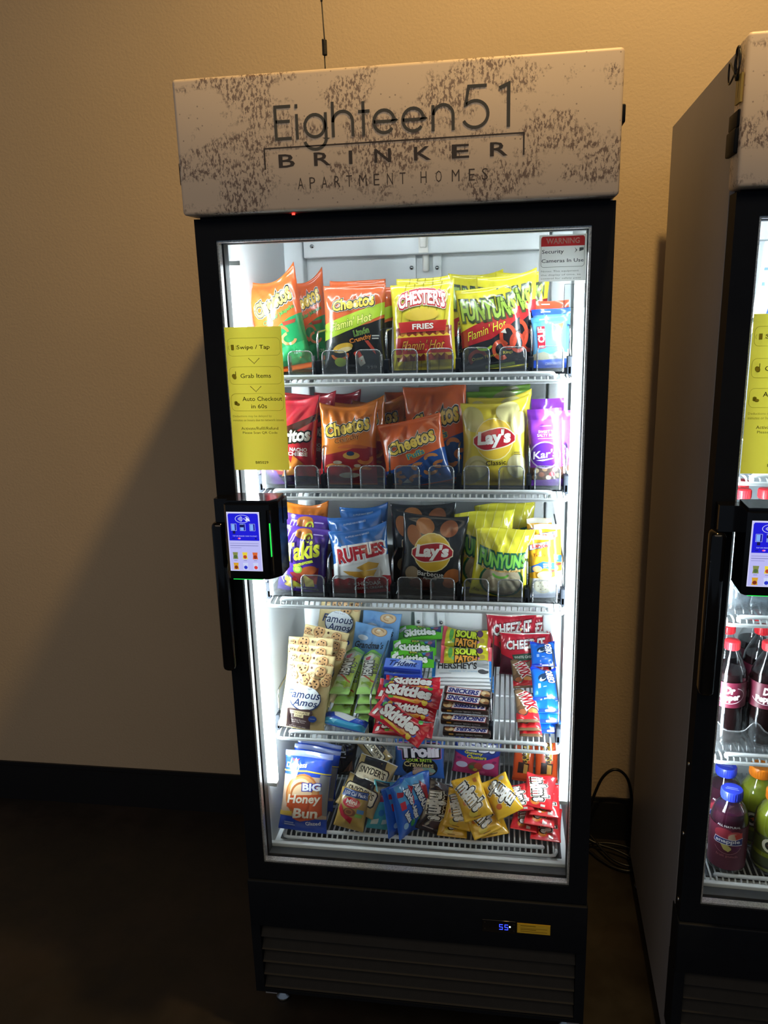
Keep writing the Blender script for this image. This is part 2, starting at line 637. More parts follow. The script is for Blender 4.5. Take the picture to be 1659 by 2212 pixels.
# ------------------------------------------------------------------ filled film packs
def pack_mesh(name, w, h, d, base, cmds, seed, mat, axis='v', seal=0.05, p=2.4, puff=0.55, pinch=0.05, ears=(0, 0, 0), bend=0.0,
              creases=22, cr=0.0044, nu=36, nv=44, back=None, shear_top=0.0):
    rng = random.Random(seed)
    cl = []
    for _ in range(creases):
        if axis == 'v':
            top = rng.random() < 0.6
            x0, y0 = rng.uniform(-0.95, 0.95), (1 - seal if top else seal)
            g = rng.uniform(-0.9, 0.9)
            dx, dy = math.sin(g), -math.cos(g) if top else math.cos(g)
        else:
            left = rng.random() < 0.5
            x0, y0 = (-1 + 2 * seal if left else 1 - 2 * seal), rng.uniform(0.08, 0.92)
            g = rng.uniform(-0.7, 0.7)
            dx, dy = math.cos(g) * (1 if left else -1), math.sin(g)
        cl.append((x0 * w / 2, y0 * h, dx, dy, rng.uniform(0.2, 0.55) * h, rng.choice((-1, 1)) * rng.uniform(0.5, 1.2) * cr, rng.uniform(0.0026, 0.0055)))
    dents = [(rng.uniform(-0.7, 0.7) * w / 2, rng.uniform(0.2, 0.85) * h, rng.uniform(0.012, 0.03), rng.uniform(-1, 0.7) * d * 0.09) for _ in range(5)]

    def relief(x, y):
        s = 0.0
        for x0, y0, dx, dy, ln, am, sg in cl:
            t = (x - x0) * dx + (y - y0) * dy
            if t < 0 or t > ln:
                continue
            q = (x - x0) * dy - (y - y0) * dx
            s += am * math.exp(-(q / sg) ** 2) * (1 - t / ln) * min(1, t / 0.006)
        for x0, y0, sg, am in dents:
            s += am * math.exp(-((x - x0) ** 2 + (y - y0) ** 2) / (sg * sg))
        return s

    def form(x, y):
        u, v = x / (w / 2), y / h
        a, c = (v, u) if axis == 'v' else ((u + 1) / 2, 2 * v - 1)
        t = (a - seal) / (1 - 2 * seal)
        B = math.sin(PI * t) ** puff if 0 < t < 1 else 0.0
        E = max(0.0, 1 - abs(c) ** p) ** 0.55
        return u, v, B, E

    def place(x, y, side):
        u, v, B, E = form(x, y)
        b = d / 2 * B * E
        if side < 0:
            b = max(0.0, b + relief(x, y) * min(1, B * 1.5) * min(1, E * 2))
        if axis == 'v':
            X, Z = x * (1 - pinch * B), y
        else:
            X, Z = x, h / 2 + (y - h / 2) * (1 - pinch * B)
        k = max(0.0, (v - 0.74) / 0.26) ** 1.6
        Z += k * ((ears[1] if u > 0 else ears[0]) * u * u * h - ears[2] * h * (1 - u * u)) + shear_top * u * h * v
        Y = side * (b + 0.0005) + bend * v * v + k * 0.006 * math.sin(u * 3 + seed)
        return X, Y, Z

    xs, ys = lines(nu, -w / 2, w / 2), lines(nv, 0, h)
    front = Surf(xs, ys, lambda x, y: place(x, y, -1))
    mb = MB()
    bc = lin(base)
    nx, ny = nu + 1, nv + 1
    vs = [q for row in front.p for q in row]
    fs = [(j * nx + i, j * nx + i + 1, (j + 1) * nx + i + 1, (j + 1) * nx + i) for j in range(nv) for i in range(nu)]
    o = len(vs)
    bx, by = list(range(0, nx, 2)), list(range(0, ny, 2))
    full_back = [[place(x, y, 1) for x in xs] for y in ys]
    vs += [q for row in full_back for q in row]
    fs += [(o + j * nx + i, o + (j + 1) * nx + i, o + (j + 1) * nx + i + 1, o + j * nx + i + 1) for j in range(nv) for i in range(nu)]
    ring = [(0, i) for i in range(nx)] + [(j, nx - 1) for j in range(1, ny)] + [(ny - 1, i) for i in range(nx - 2, -1, -1)] + [(j, 0) for j in range(ny - 2, 0, -1)]
    for q in range(len(ring)):
        (j, i), (j2, i2) = ring[q], ring[(q + 1) % len(ring)]
        a, b = j * nx + i, j2 * nx + i2
        fs.append((b, a, o + a, o + b))
    mb.add(vs, fs, 0, bc, True)
    draw(mb, front, w, h, cmds)
    return mb.mesh(name, [mat])


def box_mesh(name, w, h, d, base, cmds, mat, side_cmds=None, bev=0.002):
    """A small carton: front print plus an optional print on its lower edge face."""
    mb = MB()
    mb.box((-w / 2, -d / 2, 0), (w / 2, d / 2, h), 0, lin(base), bev)
    sf = Surf([-w / 2, w / 2], [0, h], lambda x, y: (x, -d / 2, y))
    draw(mb, sf, w, h, cmds, 0, 2e-4, 6e-5)
    if side_cmds:
        s2 = Surf([-w / 2, w / 2], [0, d], lambda x, y: (x, d / 2 - y, 0))
        draw(mb, s2, w, d, side_cmds, 0, 2e-4, 6e-5)
    return mb.mesh(name, [mat])


# ------------------------------------------------------------------ the room
def structure(name, mb, m):
    o = mb.build(name, m)
    o['kind'] = 'structure'
    return o


WY = 0.765
b = MB(); b.box((-3.2, WY, 0), (3.4, WY + 0.12, 3.3)); structure('wall_back', b, M['wall'])
b = MB(); b.box((-3.2, -3.6, -0.08), (3.4, WY + 0.12, 0)); structure('floor', b, M['floor'])
b = MB()
b.prism([(-3.2, WY - 0.012), (3.4, WY - 0.012), (3.4, WY), (-3.2, WY)], 0, 0.122)
b.prism([(-3.2, WY - 0.007), (3.4, WY - 0.007), (3.4, WY), (-3.2, WY)], 0.122, 0.134)
structure('baseboard_back', b, M['baseboard'])
b = MB(); b.box((-3.2, -3.6, 3.3), (3.4, WY + 0.12, 3.4)); structure('ceiling', b, plain('ceiling_paint', '6a625a', 0.8))


# ------------------------------------------------------------------ the display fridges
def wire_shelf(root, zs, style):
    """White wire shelf with two front rails; trays, stops and dividers hang on it as sub-parts."""
    mb = MB()
    f, bk, hw = 0.08, 0.465, 0.2885
    mb.tube([(-hw, bk, zs - 0.011), (-hw, f + 0.012, zs - 0.011), (-hw + 0.004, f + 0.003, zs - 0.011), (-hw + 0.012, f, zs - 0.011),
             (hw - 0.012, f, zs - 0.011), (hw - 0.004, f + 0.003, zs - 0.011), (hw, f + 0.012, zs - 0.011), (hw, bk, zs - 0.011)], 0.0036)
    r = 0.253
    mb.tube([(-r - 0.006, f + 0.020, zs - 0.010), (-r - 0.008, f + 0.014, zs - 0.003), (-r - 0.005, f + 0.010, zs + 0.001), (-r, f + 0.008, zs + 0.002), (r, f + 0.008, zs + 0.002),
             (r + 0.005, f + 0.010, zs + 0.001), (r + 0.008, f + 0.014, zs - 0.003), (r + 0.006, f + 0.020, zs - 0.010)], 0.0042)
    mb.tube([(-hw, bk, zs - 0.011), (hw, bk, zs - 0.011)], 0.003)
    for y in (0.19, 0.30, 0.40):
        mb.tube([(-hw, y, zs - 0.0068), (hw, y, zs - 0.0068)], 0.0030)
    n = 50
    for i in range(n + 1):
        x = -hw + 0.006 + (2 * hw - 0.012) * i / n
        mb.tube([(x, bk, zs - 0.0025), (x, f + 0.016, zs - 0.0025), (x, f + 0.006, zs - 0.004), (x, f + 0.001, zs - 0.010)], 0.0019, n=6)
    sh = mb.build('wire_shelf', M['white_wire'], root)
    if style == 'trays':
        for x0, x1, tabs in ((-0.287, -0.171, (-0.263, -0.198)), (-0.163, -0.043, (-0.134, -0.071)), (-0.035, 0.087, (-0.005, 0.059)),
                             (0.095, 0.216, (0.124, 0.188)), (0.224, 0.285, (0.253,))):
            t = MB()
            t.box((x0, 0.104, zs), (x1, 0.455, zs + 0.003), 0)
            t.box((x0, 0.104, zs + 0.003), (x1, 0.108, zs + 0.010), 0)
            t.build('tray_base', M['black_gloss'], sh)
            for tx in tabs:
                a = MB()
                pts, nn = [], 6
                w2, hh, rr = 0.0225, 0.044, 0.009
                for k in range(nn + 1):
                    g = PI / 2 * k / nn
                    pts.append((w2 - rr + rr * math.cos(g), hh - rr + rr * math.sin(g)))
                for k in range(nn + 1):
                    g = PI / 2 + PI / 2 * k / nn
                    pts.append((-w2 + rr + rr * math.cos(g), hh - rr + rr * math.sin(g)))
                prof = [(w2, 0.0)] + pts + [(-w2, 0.0)]
                vs = [(tx + x, 0.0985, zs + 0.004 + z) for x, z in prof] + [(tx + x, 0.1005, zs + 0.004 + z) for x, z in prof]
                m = len(prof)
                a.add(vs, [tuple(range(m)), tuple(range(2 * m - 1, m - 1, -1))] + [(q, q + m, (q + 1) % m + m, (q + 1) % m) for q in range(m)], 0)
                for sx in (-1, 1):
                    a.box((tx + sx * w2 - 0.001, 0.1005, zs + 0.004), (tx + sx * w2 + 0.001, 0.118, zs + 0.004 + hh - rr), 0)
                a.tube([(tx + x, 0.0995, zs + 0.004 + z) for x, z in prof], 0.0013, 1, 6)
                for sx in (-1, 1):
                    a.tube([(tx + sx * w2, 0.1015, zs + 0.005), (tx + sx * w2, 0.1015, zs + 0.004 + hh - rr)], 0.0020, 1, 6)
                a.build('clear_stop', [M['acrylic'], M['acrylic_edge']], sh)
        divs = (-0.289, -0.167, -0.039, 0.091, 0.220, 0.287)
    elif style == 'dividers':
        divs = (-0.288, -0.092, 0.153, 0.286)
    else:
        divs = ()
    for x in divs:
        d = MB()
        d.box((x - 0.0045, 0.100, zs - 0.004), (x + 0.0045, 0.122, zs + 0.030), 0, bev=0.0012)
        d.box((x - 0.002, 0.10, zs), (x + 0.002, 0.45, zs + 0.012), 0)
        d.tube([(x, 0.111, zs + 0.02), (x, 0.111, zs + 0.070), (x, 0.115, zs + 0.077), (x, 0.122, zs + 0.081), (x, 0.44, zs + 0.086), (x, 0.445, zs + 0.08), (x, 0.445, zs)], 0.0019, 1, 6)
        d.build('shelf_divider', [M['black'], M['steel']], sh)
    return sh


def cup_tray(root, sh, zs):
    """Clear wavy-edged bottle tray of the drinks fridge."""
    a = MB()
    n = 72
    top, bot = [], []
    for i in range(n + 1):
        x = -0.285 + 0.57 * i / n
        k = (x + 0.285) / 0.0713
        top.append((x, 0.098, zs + 0.045 + 0.022 * abs(math.cos(PI * k)) ** 6))
        bot.append((x, 0.098, zs + 0.002))
    vs = top + bot
    a.add(vs, [(i, i + 1, n + 2 + i, n + 1 + i) for i in range(n)], 0, smooth=True)
    a.tube(top, 0.0014, 1, 5)
    for k in range(9):
        x = -0.285 + 0.0713 * k
        a.box((x - 0.001, 0.098, zs + 0.002), (x + 0.001, 0.40, zs + 0.06), 0)
    a.box((-0.285, 0.098, zs + 0.0005), (0.285, 0.40, zs + 0.003), 0)
    for k in range(40):
        x = -0.28 + 0.56 * k / 39
        a.tube([(x, 0.10, zs + 0.004), (x + 0.004, 0.13, zs + 0.008), (x, 0.16, zs + 0.004)], 0.0018, 1, 5)
    a.build('bottle_tray', [M['acrylic'], M['acrylic_edge']], sh)


LZ0, LZ1 = 0.117, 0.400
GX, GZ0, GZ1 = 0.3075, 0.441, 1.660


def stroke(pts, t, closed=False):
    """A pen line of even width t as flat quads in x,z metres."""
    vs, fs = [], []
    n = len(pts)
    P = [Vector(p) for p in pts]
    for i, p in enumerate(P):
        a = P[(i - 1) % n] if (closed or i) else None
        c = P[(i + 1) % n] if (closed or i < n - 1) else None
        d1 = (p - a).normalized() if a is not None else None
        d2 = (c - p).normalized() if c is not None else None
        if d1 is None:
            d1 = d2
        if d2 is None:
            d2 = d1
        nrm = Vector((-(d1.y + d2.y), d1.x + d2.x)).normalized()
        k = max(0.35, nrm.dot(Vector((-d1.y, d1.x))))
        vs += [tuple(p + nrm * (t / 2 / k)), tuple(p - nrm * (t / 2 / k))]
    for i in range(n if closed else n - 1):
        j = (i + 1) % n
        fs.append((2 * i + 1, 2 * j + 1, 2 * j, 2 * i))
    return vs, fs


def arc(cx, cy, rx, ry, a0, a1, n=22):
    return [(cx + rx * math.cos(math.radians(a0 + (a1 - a0) * q / n)), cy + ry * math.sin(math.radians(a0 + (a1 - a0) * q / n))) for q in range(n + 1)]


def header(root, lettering):
    mb = MB()
    mb.box((-0.3497, -0.030, 1.6985), (0.3430, 0.030, 1.9015), 0, bev=0.006)
    if lettering:
        y = -0.0304

        def ink(vs, fs, col):
            mb.add([(x, y, z) for x, z in vs], fs, 1, lin(col))
        g, t, zb, xh = '4d4c47', 0.0046, 1.8030, 0.0365
        zc, rr = zb + xh / 2, xh / 2 - t / 2

        def pen(pts, tt=t, col=g, closed=False):
            ink(*stroke(pts, tt, closed), col)
        cap = zb + 0.0505
        pen([(-0.159, cap - t / 2), (-0.184, cap - t / 2), (-0.184, zb + t / 2), (-0.159, zb + t / 2)])
        pen([(-0.184, zb + 0.027), (-0.161, zb + 0.027)])
        pen([(-0.150, zb), (-0.150, zb + xh)])
        pen([(-0.150, cap - 0.006), (-0.150, cap)])
        pen(arc(-0.1215, zc, rr, rr, 0, 360)[:-1], closed=True)
        pen([(-0.1040, zb + xh), (-0.1040, zb)] + arc(-0.1215, zb, 0.0175, 0.0155, 0, -165))
        pen([(-0.0925, zb), (-0.0925, cap)])
        pen(arc(-0.0770, zc + 0.003, 0.0155, xh / 2 - t / 2 - 0.001, 180, 0) + [(-0.0615, zb)])
        pen([(-0.0445, zb), (-0.0445, cap - 0.002)])
        pen([(-0.0525, zb + xh - t / 2), (-0.0345, zb + xh - t / 2)])
        for cx in (-0.0125, 0.0325):
            pen([(cx - rr, zc), (cx + rr, zc)] + arc(cx, zc, rr, rr, 0, 322))
        pen([(0.0630, zb), (0.0630, zb + xh)])
        pen(arc(0.0785, zc + 0.003, 0.0150, xh / 2 - t / 2 - 0.001, 175, 0) + [(0.0935, zb)])
        pen([(0.1440, 1.8620), (0.1170, 1.8620), (0.1125, 1.8370)] + arc(0.1265, 1.8235, 0.0195, 0.0185, 132, -152))
        pen([(0.1625, 1.8570), (0.1765, 1.8625), (0.1765, zb)], 0.0050)
        br = '3c3431'
        pen([(-0.2050, 1.7615), (-0.2050, 1.7922), (0.1998, 1.7935), (0.1998, 1.7625)], 0.0022, br)
        for ch, a in zip('BRINKER', (436, 565, 668, 782, 922, 1054, 1185)):
            x = -0.1863 + (a - 398) * 0.000443
            w = 0.0045 if ch == 'I' else 0.0250
            vs, fs = shape('T', (ch, 0, 0, w * 2, 0.0190, {'bold': 0.012}), 1.0, 1.0)
            ink([(x + p, 1.7728 + q) for p, q in vs], fs, br)
        for ch, a in zip('APARTMENTHOMES', (483, 526, 570, 617, 660, 709, 758, 806, 851, 925, 978, 1037, 1093, 1138)):
            x = -0.1863 + (a - 398) * 0.000443
            w = 0.0120 if ch == 'M' else 0.0095
            vs, fs = shape('T', (ch, 0, 0, w * 2, 0.0172, {'bold': -0.006}), 1.0, 1.0)
            ink([(x + p, 1.7384 + q) for p, q in vs], fs, '463c38')
    hd = mb.build('header_sign', [M['header'], M['ink']], root)
    for sx, x, z, hh, pr in ((-1, -0.3497, 1.794, 0.012, 0.0035), (-1, -0.3497, 1.764, 0.0175, 0.0055), (1, 0.3430, 1.815, 0.013, 0.0060)):
        k = MB()
        xa, xb = sorted((x - sx * 0.002, x + sx * pr))
        k.box((xa, -0.016, z - hh), (xb, 0.040, z + hh), 0, bev=0.0025)
        k.build('header_latch', M['black'], hd)
    return hd


def instruction_sticker(root, code):
    mb = MB()
    w, h = 0.101, 0.250
    ink = '2b2a12'
    faint = '8f8a30'
    cm = []

    def frame(y0, y1):
        x0, x1, r, t = -0.93, 0.93, 0.008, 0.0005
        hw = w / 2
        pts = []
        for cx, cy, a in ((x1 * hw - r, y1 * h - r, 0), (x0 * hw + r, y1 * h - r, 90), (x0 * hw + r, y0 * h + r, 180), (x1 * hw - r, y0 * h + r, 270)):
            pts += arc(cx, cy, r, r, a, a + 90, 5)
        return stroke(pts, t, True)
    frames = [frame(0.805, 0.925), frame(0.61, 0.73), frame(0.425, 0.545)]
    cm += [('T', ink, 'Swipe / Tap', -0.02, 0.860, 1.16, 0.036, {'bold': 0.006}),
           ('T', ink, 'Grab Items', 0.0, 0.668, 1.08, 0.030, {'bold': 0.006}),
           ('T', ink, 'Auto Checkout', 0.18, 0.508, 1.42, 0.030, {'bold': 0.006}),
           ('T', ink, 'in 60s', 0.05, 0.456, 0.56, 0.029, {'bold': 0.006}),
           ('T', faint, 'Deductions may be delayed by', -0.22, 0.385, 1.40, 0.019),
           ('T', faint, 'minutes or hours due to network issues.', 0.0, 0.359, 1.84, 0.017),
           ('T', ink, 'Activate/Refill/Refund', 0.02, 0.300, 1.34, 0.021),
           ('T', ink, 'Please Scan QR Code', 0.02, 0.268, 1.25, 0.020),
           ('T', ink, code, 0.02, 0.055, 0.46, 0.019, {'bold': 0.01})]
    for cy in (0.768, 0.575):
        for q in range(6):
            dx, dy = 0.18 * (1 - q / 5), 0.034 * (1 - q / 5)
            cm.append(('E', ink, -0.02 - dx, cy - 0.016 + dy, 0.016, 0.0033))
            if q < 5:
                cm.append(('E', ink, -0.02 + dx, cy - 0.016 + dy, 0.016, 0.0033))
    cm += [('P', faint, [(-0.80, 0.845), (-0.70, 0.845), (-0.70, 0.882), (-0.80, 0.882)]), ('R', 'dccf48', -0.785, 0.85, -0.715, 0.877),
           ('O', faint, -0.73, 0.862, 0.13, 0.022, 0.012, -40, 40), ('O', faint, -0.77, 0.862, 0.13, 0.022, 0.012, 140, 220),
           ('E', faint, -0.76, 0.664, 0.075, 0.020, 30), ('E', 'dccf48', -0.76, 0.664, 0.060, 0.015, 30), ('R', faint, -0.72, 0.675, -0.69, 0.70),
           ('E', faint, -0.77, 0.485, 0.06, 0.009), ('E', faint, -0.77, 0.474, 0.06, 0.009), ('E', faint, -0.70, 0.470, 0.07, 0.010), ('E', 'dccf48', -0.70, 0.472, 0.05, 0.006)]
    mb.add([(-0.304, -0.0012, 1.268), (-0.203, -0.0012, 1.268), (-0.203, -0.0012, 1.518), (-0.304, -0.0012, 1.518)], [(0, 1, 2, 3)], 0, lin('dccf48'))
    sf = Surf([-w / 2, w / 2], [0, h], lambda x, z: (-0.2535 + x, -0.0013, 1.268 + z))
    draw(mb, sf, w, h, cm, 0, 5e-5, 2e-5)
    for (vs, fs) in frames:
        sf.lay(mb, vs, fs, 3e-4, 0, lin('9a9223'))
    o = mb.build('instruction_sticker', M['sticker'], root)
    o['label'] = 'yellow three-step instruction sticker with rounded boxes'
    return o


def warning_sticker(root):
    mb = MB()
    x0, z0, w, h = 0.2268, 1.5770, 0.0732, 0.0708
    mb.add([(x0, -0.0010, z0), (x0 + w, -0.0010, z0), (x0 + w, -0.0010, z0 + h), (x0, -0.0010, z0 + h)], [(0, 1, 2, 3)], 0, lin('eef3f1'))
    ink = '39434f'
    cm = [('P', 'd8484c', [(-0.92, 0.755), (0.92, 0.755), (0.92, 0.93), (0.86, 0.965), (-0.86, 0.965), (-0.92, 0.93)]),
          ('T', 'f8ece4', 'WARNING', 0.0, 0.865, 1.40, 0.115, {'bold': 0.02}),
          ('T', ink, 'Security', -0.42, 0.63, 0.92, 0.105, {'bold': 0.005}),
          ('T', ink, 'Cameras In Use', 0.0, 0.445, 1.78, 0.075, {'bold': 0.005}),
          ('T', '8b9691', 'Notes: This equipment', -0.10, 0.215, 1.60, 0.048),
          ('T', '8b9691', 'the display of time, to', -0.06, 0.135, 1.70, 0.045),
          ('T', '8b9691', 'control for safety pass', -0.06, 0.060, 1.70, 0.045),
          ('P', '7a8488', [(0.50, 0.60), (0.62, 0.66), (0.50, 0.72), (0.56, 0.66)]), ('P', '7a8488', [(0.70, 0.63), (0.88, 0.66), (0.88, 0.71), (0.70, 0.71)])]
    hw = w / 2
    pts = []
    for cx, cy, a in ((0.92 * hw - 0.004, 0.95 * h - 0.004, 0), (-0.92 * hw + 0.004, 0.95 * h - 0.004, 90), (-0.92 * hw + 0.004, 0.31 * h + 0.004, 180), (0.92 * hw - 0.004, 0.31 * h + 0.004, 270)):
        pts += arc(cx, cy, 0.004, 0.004, a, a + 90, 4)
    sf = Surf([-w / 2, w / 2], [0, h], lambda x, z: (x0 + hw + x, -0.0011, z0 + z))
    sf.lay(mb, *stroke(pts, 0.0006, True), 2e-5, 0, lin('79857f'))
    draw(mb, sf, w, h, cm, 0, 5e-5, 2e-5)
    o = mb.build('warning_sticker', M['sticker'], root)
    tg = MB()
    tg.box((0.268, 0.0045, 1.536), (0.3005, 0.0055, 1.572), 0)
    tg.tube([(0.268, 0.005, 1.536), (0.3005, 0.005, 1.536), (0.3005, 0.005, 1.572), (0.268, 0.005, 1.572)], 0.0007, 1, 5, closed=True)
    tg.build('clear_tag', [M['acrylic'], M['acrylic_edge']], root)
    o['label'] = 'white warning sticker with a red band'


def payment_terminal(root):
    mb = MB()
    outline = [(-0.3050, -0.070), (-0.3000, -0.0765), (-0.2300, -0.0765), (-0.2240, -0.072), (-0.2120, -0.055), (-0.2120, -0.006), (-0.3050, -0.006)]
    mb.prism(outline, 1.088, 1.222)
    mb.prism([(-0.3375, -0.030), (-0.2110, -0.030), (-0.2110, -0.0015), (-0.3375, -0.0015)], 1.178, 1.2215)
    mb.prism([(-0.3030, -0.066), (-0.2260, -0.066), (-0.2150, -0.048), (-0.2150, -0.008), (-0.3030, -0.008)], 1.222, 1.2275)
    mb.prism([(-0.2265, -0.0735), (-0.2255, -0.0775), (-0.2225, -0.0755), (-0.2215, -0.0700)], 1.094, 1.212)
    t = mb.build('payment_terminal', M['black_gloss'], root)
    t['label'] = 'black card reader with a lit screen'
    s = MB()
    w, h = 0.0585, 0.107
    s.box((-0.2990, -0.0772, 1.1030), (-0.2405, -0.0764, 1.2100), 0, lin('dcdcff'))
    cm = [('R', 'bcbcf6', -0.96, 0.01, 0.96, 0.985), ('P', '1414d8', [(-0.92, 0.52), (0.92, 0.52), (0.92, 0.95), (0.86, 0.975), (-0.86, 0.975), (-0.92, 0.95)]),
          ('E', 'd8e0ff', -0.05, 0.885, 0.44, 0.068), ('E', '1818d8', -0.05, 0.885, 0.41, 0.062)]
    for k in range(4):
        cm.append(('O', 'e8ecff', -0.36, 0.885, 0.10 + 0.075 * k, 0.020 + 0.0145 * k, 0.028, -45, 45))
    cm += [('P', 'e8ecff', [(0.02, 0.89), (0.22, 0.92), (0.40, 0.875), (0.42, 0.845), (0.26, 0.86), (0.20, 0.84), (0.16, 0.86)]), ('E', '1818d8', 0.14, 0.89, 0.06, 0.015)]
    for cx in (-0.60, -0.05, 0.54):
        cm += [('R', 'aebcff', cx - 0.17, 0.685, cx + 0.17, 0.805), ('R', '101094', cx - 0.15, 0.69, cx + 0.15, 0.80), ('P', '7fb0ff', [(cx - 0.13, 0.695), (cx + 0.06, 0.695), (cx + 0.06, 0.795), (cx - 0.13, 0.795)])]
    cm += [('R', '0a0a50', -0.68, 0.635, -0.52, 0.685), ('R', '0a0a50', -0.22, 0.745, 0.02, 0.79),
           ('T', 'cfd6ff', 'TAP ON READER CARD TO START', 0.05, 0.598, 1.5, 0.017), ('E', 'ff5a78', -0.32, 0.558, 0.07, 0.013), ('E', 'e090ff', -0.27, 0.558, 0.05, 0.012),
           ('R', '08083c', -0.74, 0.552, -0.58, 0.56), ('R', '08083c', 0.66, 0.548, 0.76, 0.566),
           ('R', '8e8ec8', -0.90, 0.468, 0.86, 0.476), ('R', '7070ac', -0.90, 0.432, 0.84, 0.441), ('R', '8e8ec8', -0.90, 0.396, -0.22, 0.404)]
    for cx, cy, c1, c2 in ((-0.62, 0.265, '7f8a4a', '4f6a3c'), (-0.03, 0.265, 'e8d23c', 'b8452a'), (0.60, 0.265, 'd8642c', '8c2a18'),
                           (-0.62, 0.085, 'd8a12c', '7c2c16'), (-0.03, 0.085, 'ccd4f8', '2434c8'), (0.60, 0.085, 'ccd4f8', 'd83a3a')):
        cm += [('P', c1, [(cx - 0.16, cy - 0.058), (cx + 0.16, cy - 0.058), (cx + 0.13, cy), (cx + 0.16, cy + 0.058), (cx - 0.16, cy + 0.058), (cx - 0.13, cy)]),
               ('E', c2, cx, cy - 0.02, 0.11, 0.030)]
        if cy > 0.2:
            cm.append(('R', '8a8ab8', cx - 0.10, 0.178, cx + 0.10, 0.188))
    sf = Surf([-w / 2, w / 2], [0, h], lambda x, z: (-0.26975 + x, -0.0773, 1.1030 + z))
    draw(s, sf, w, h, cm, 0, 5e-5, 2e-5)
    s.build('screen', M['screen'], t)
    g = MB(); g.box((-0.2236, -0.0782, 1.130), (-0.2222, -0.0748, 1.190), 0, bev=0.0005); g.build('light_bar', M['green'], t)
    g = MB(); g.box((-0.2960, -0.0752, 1.0862), (-0.2420, -0.0700, 1.0886), 0, bev=0.0005); g.build('light_bar', M['green'], t)


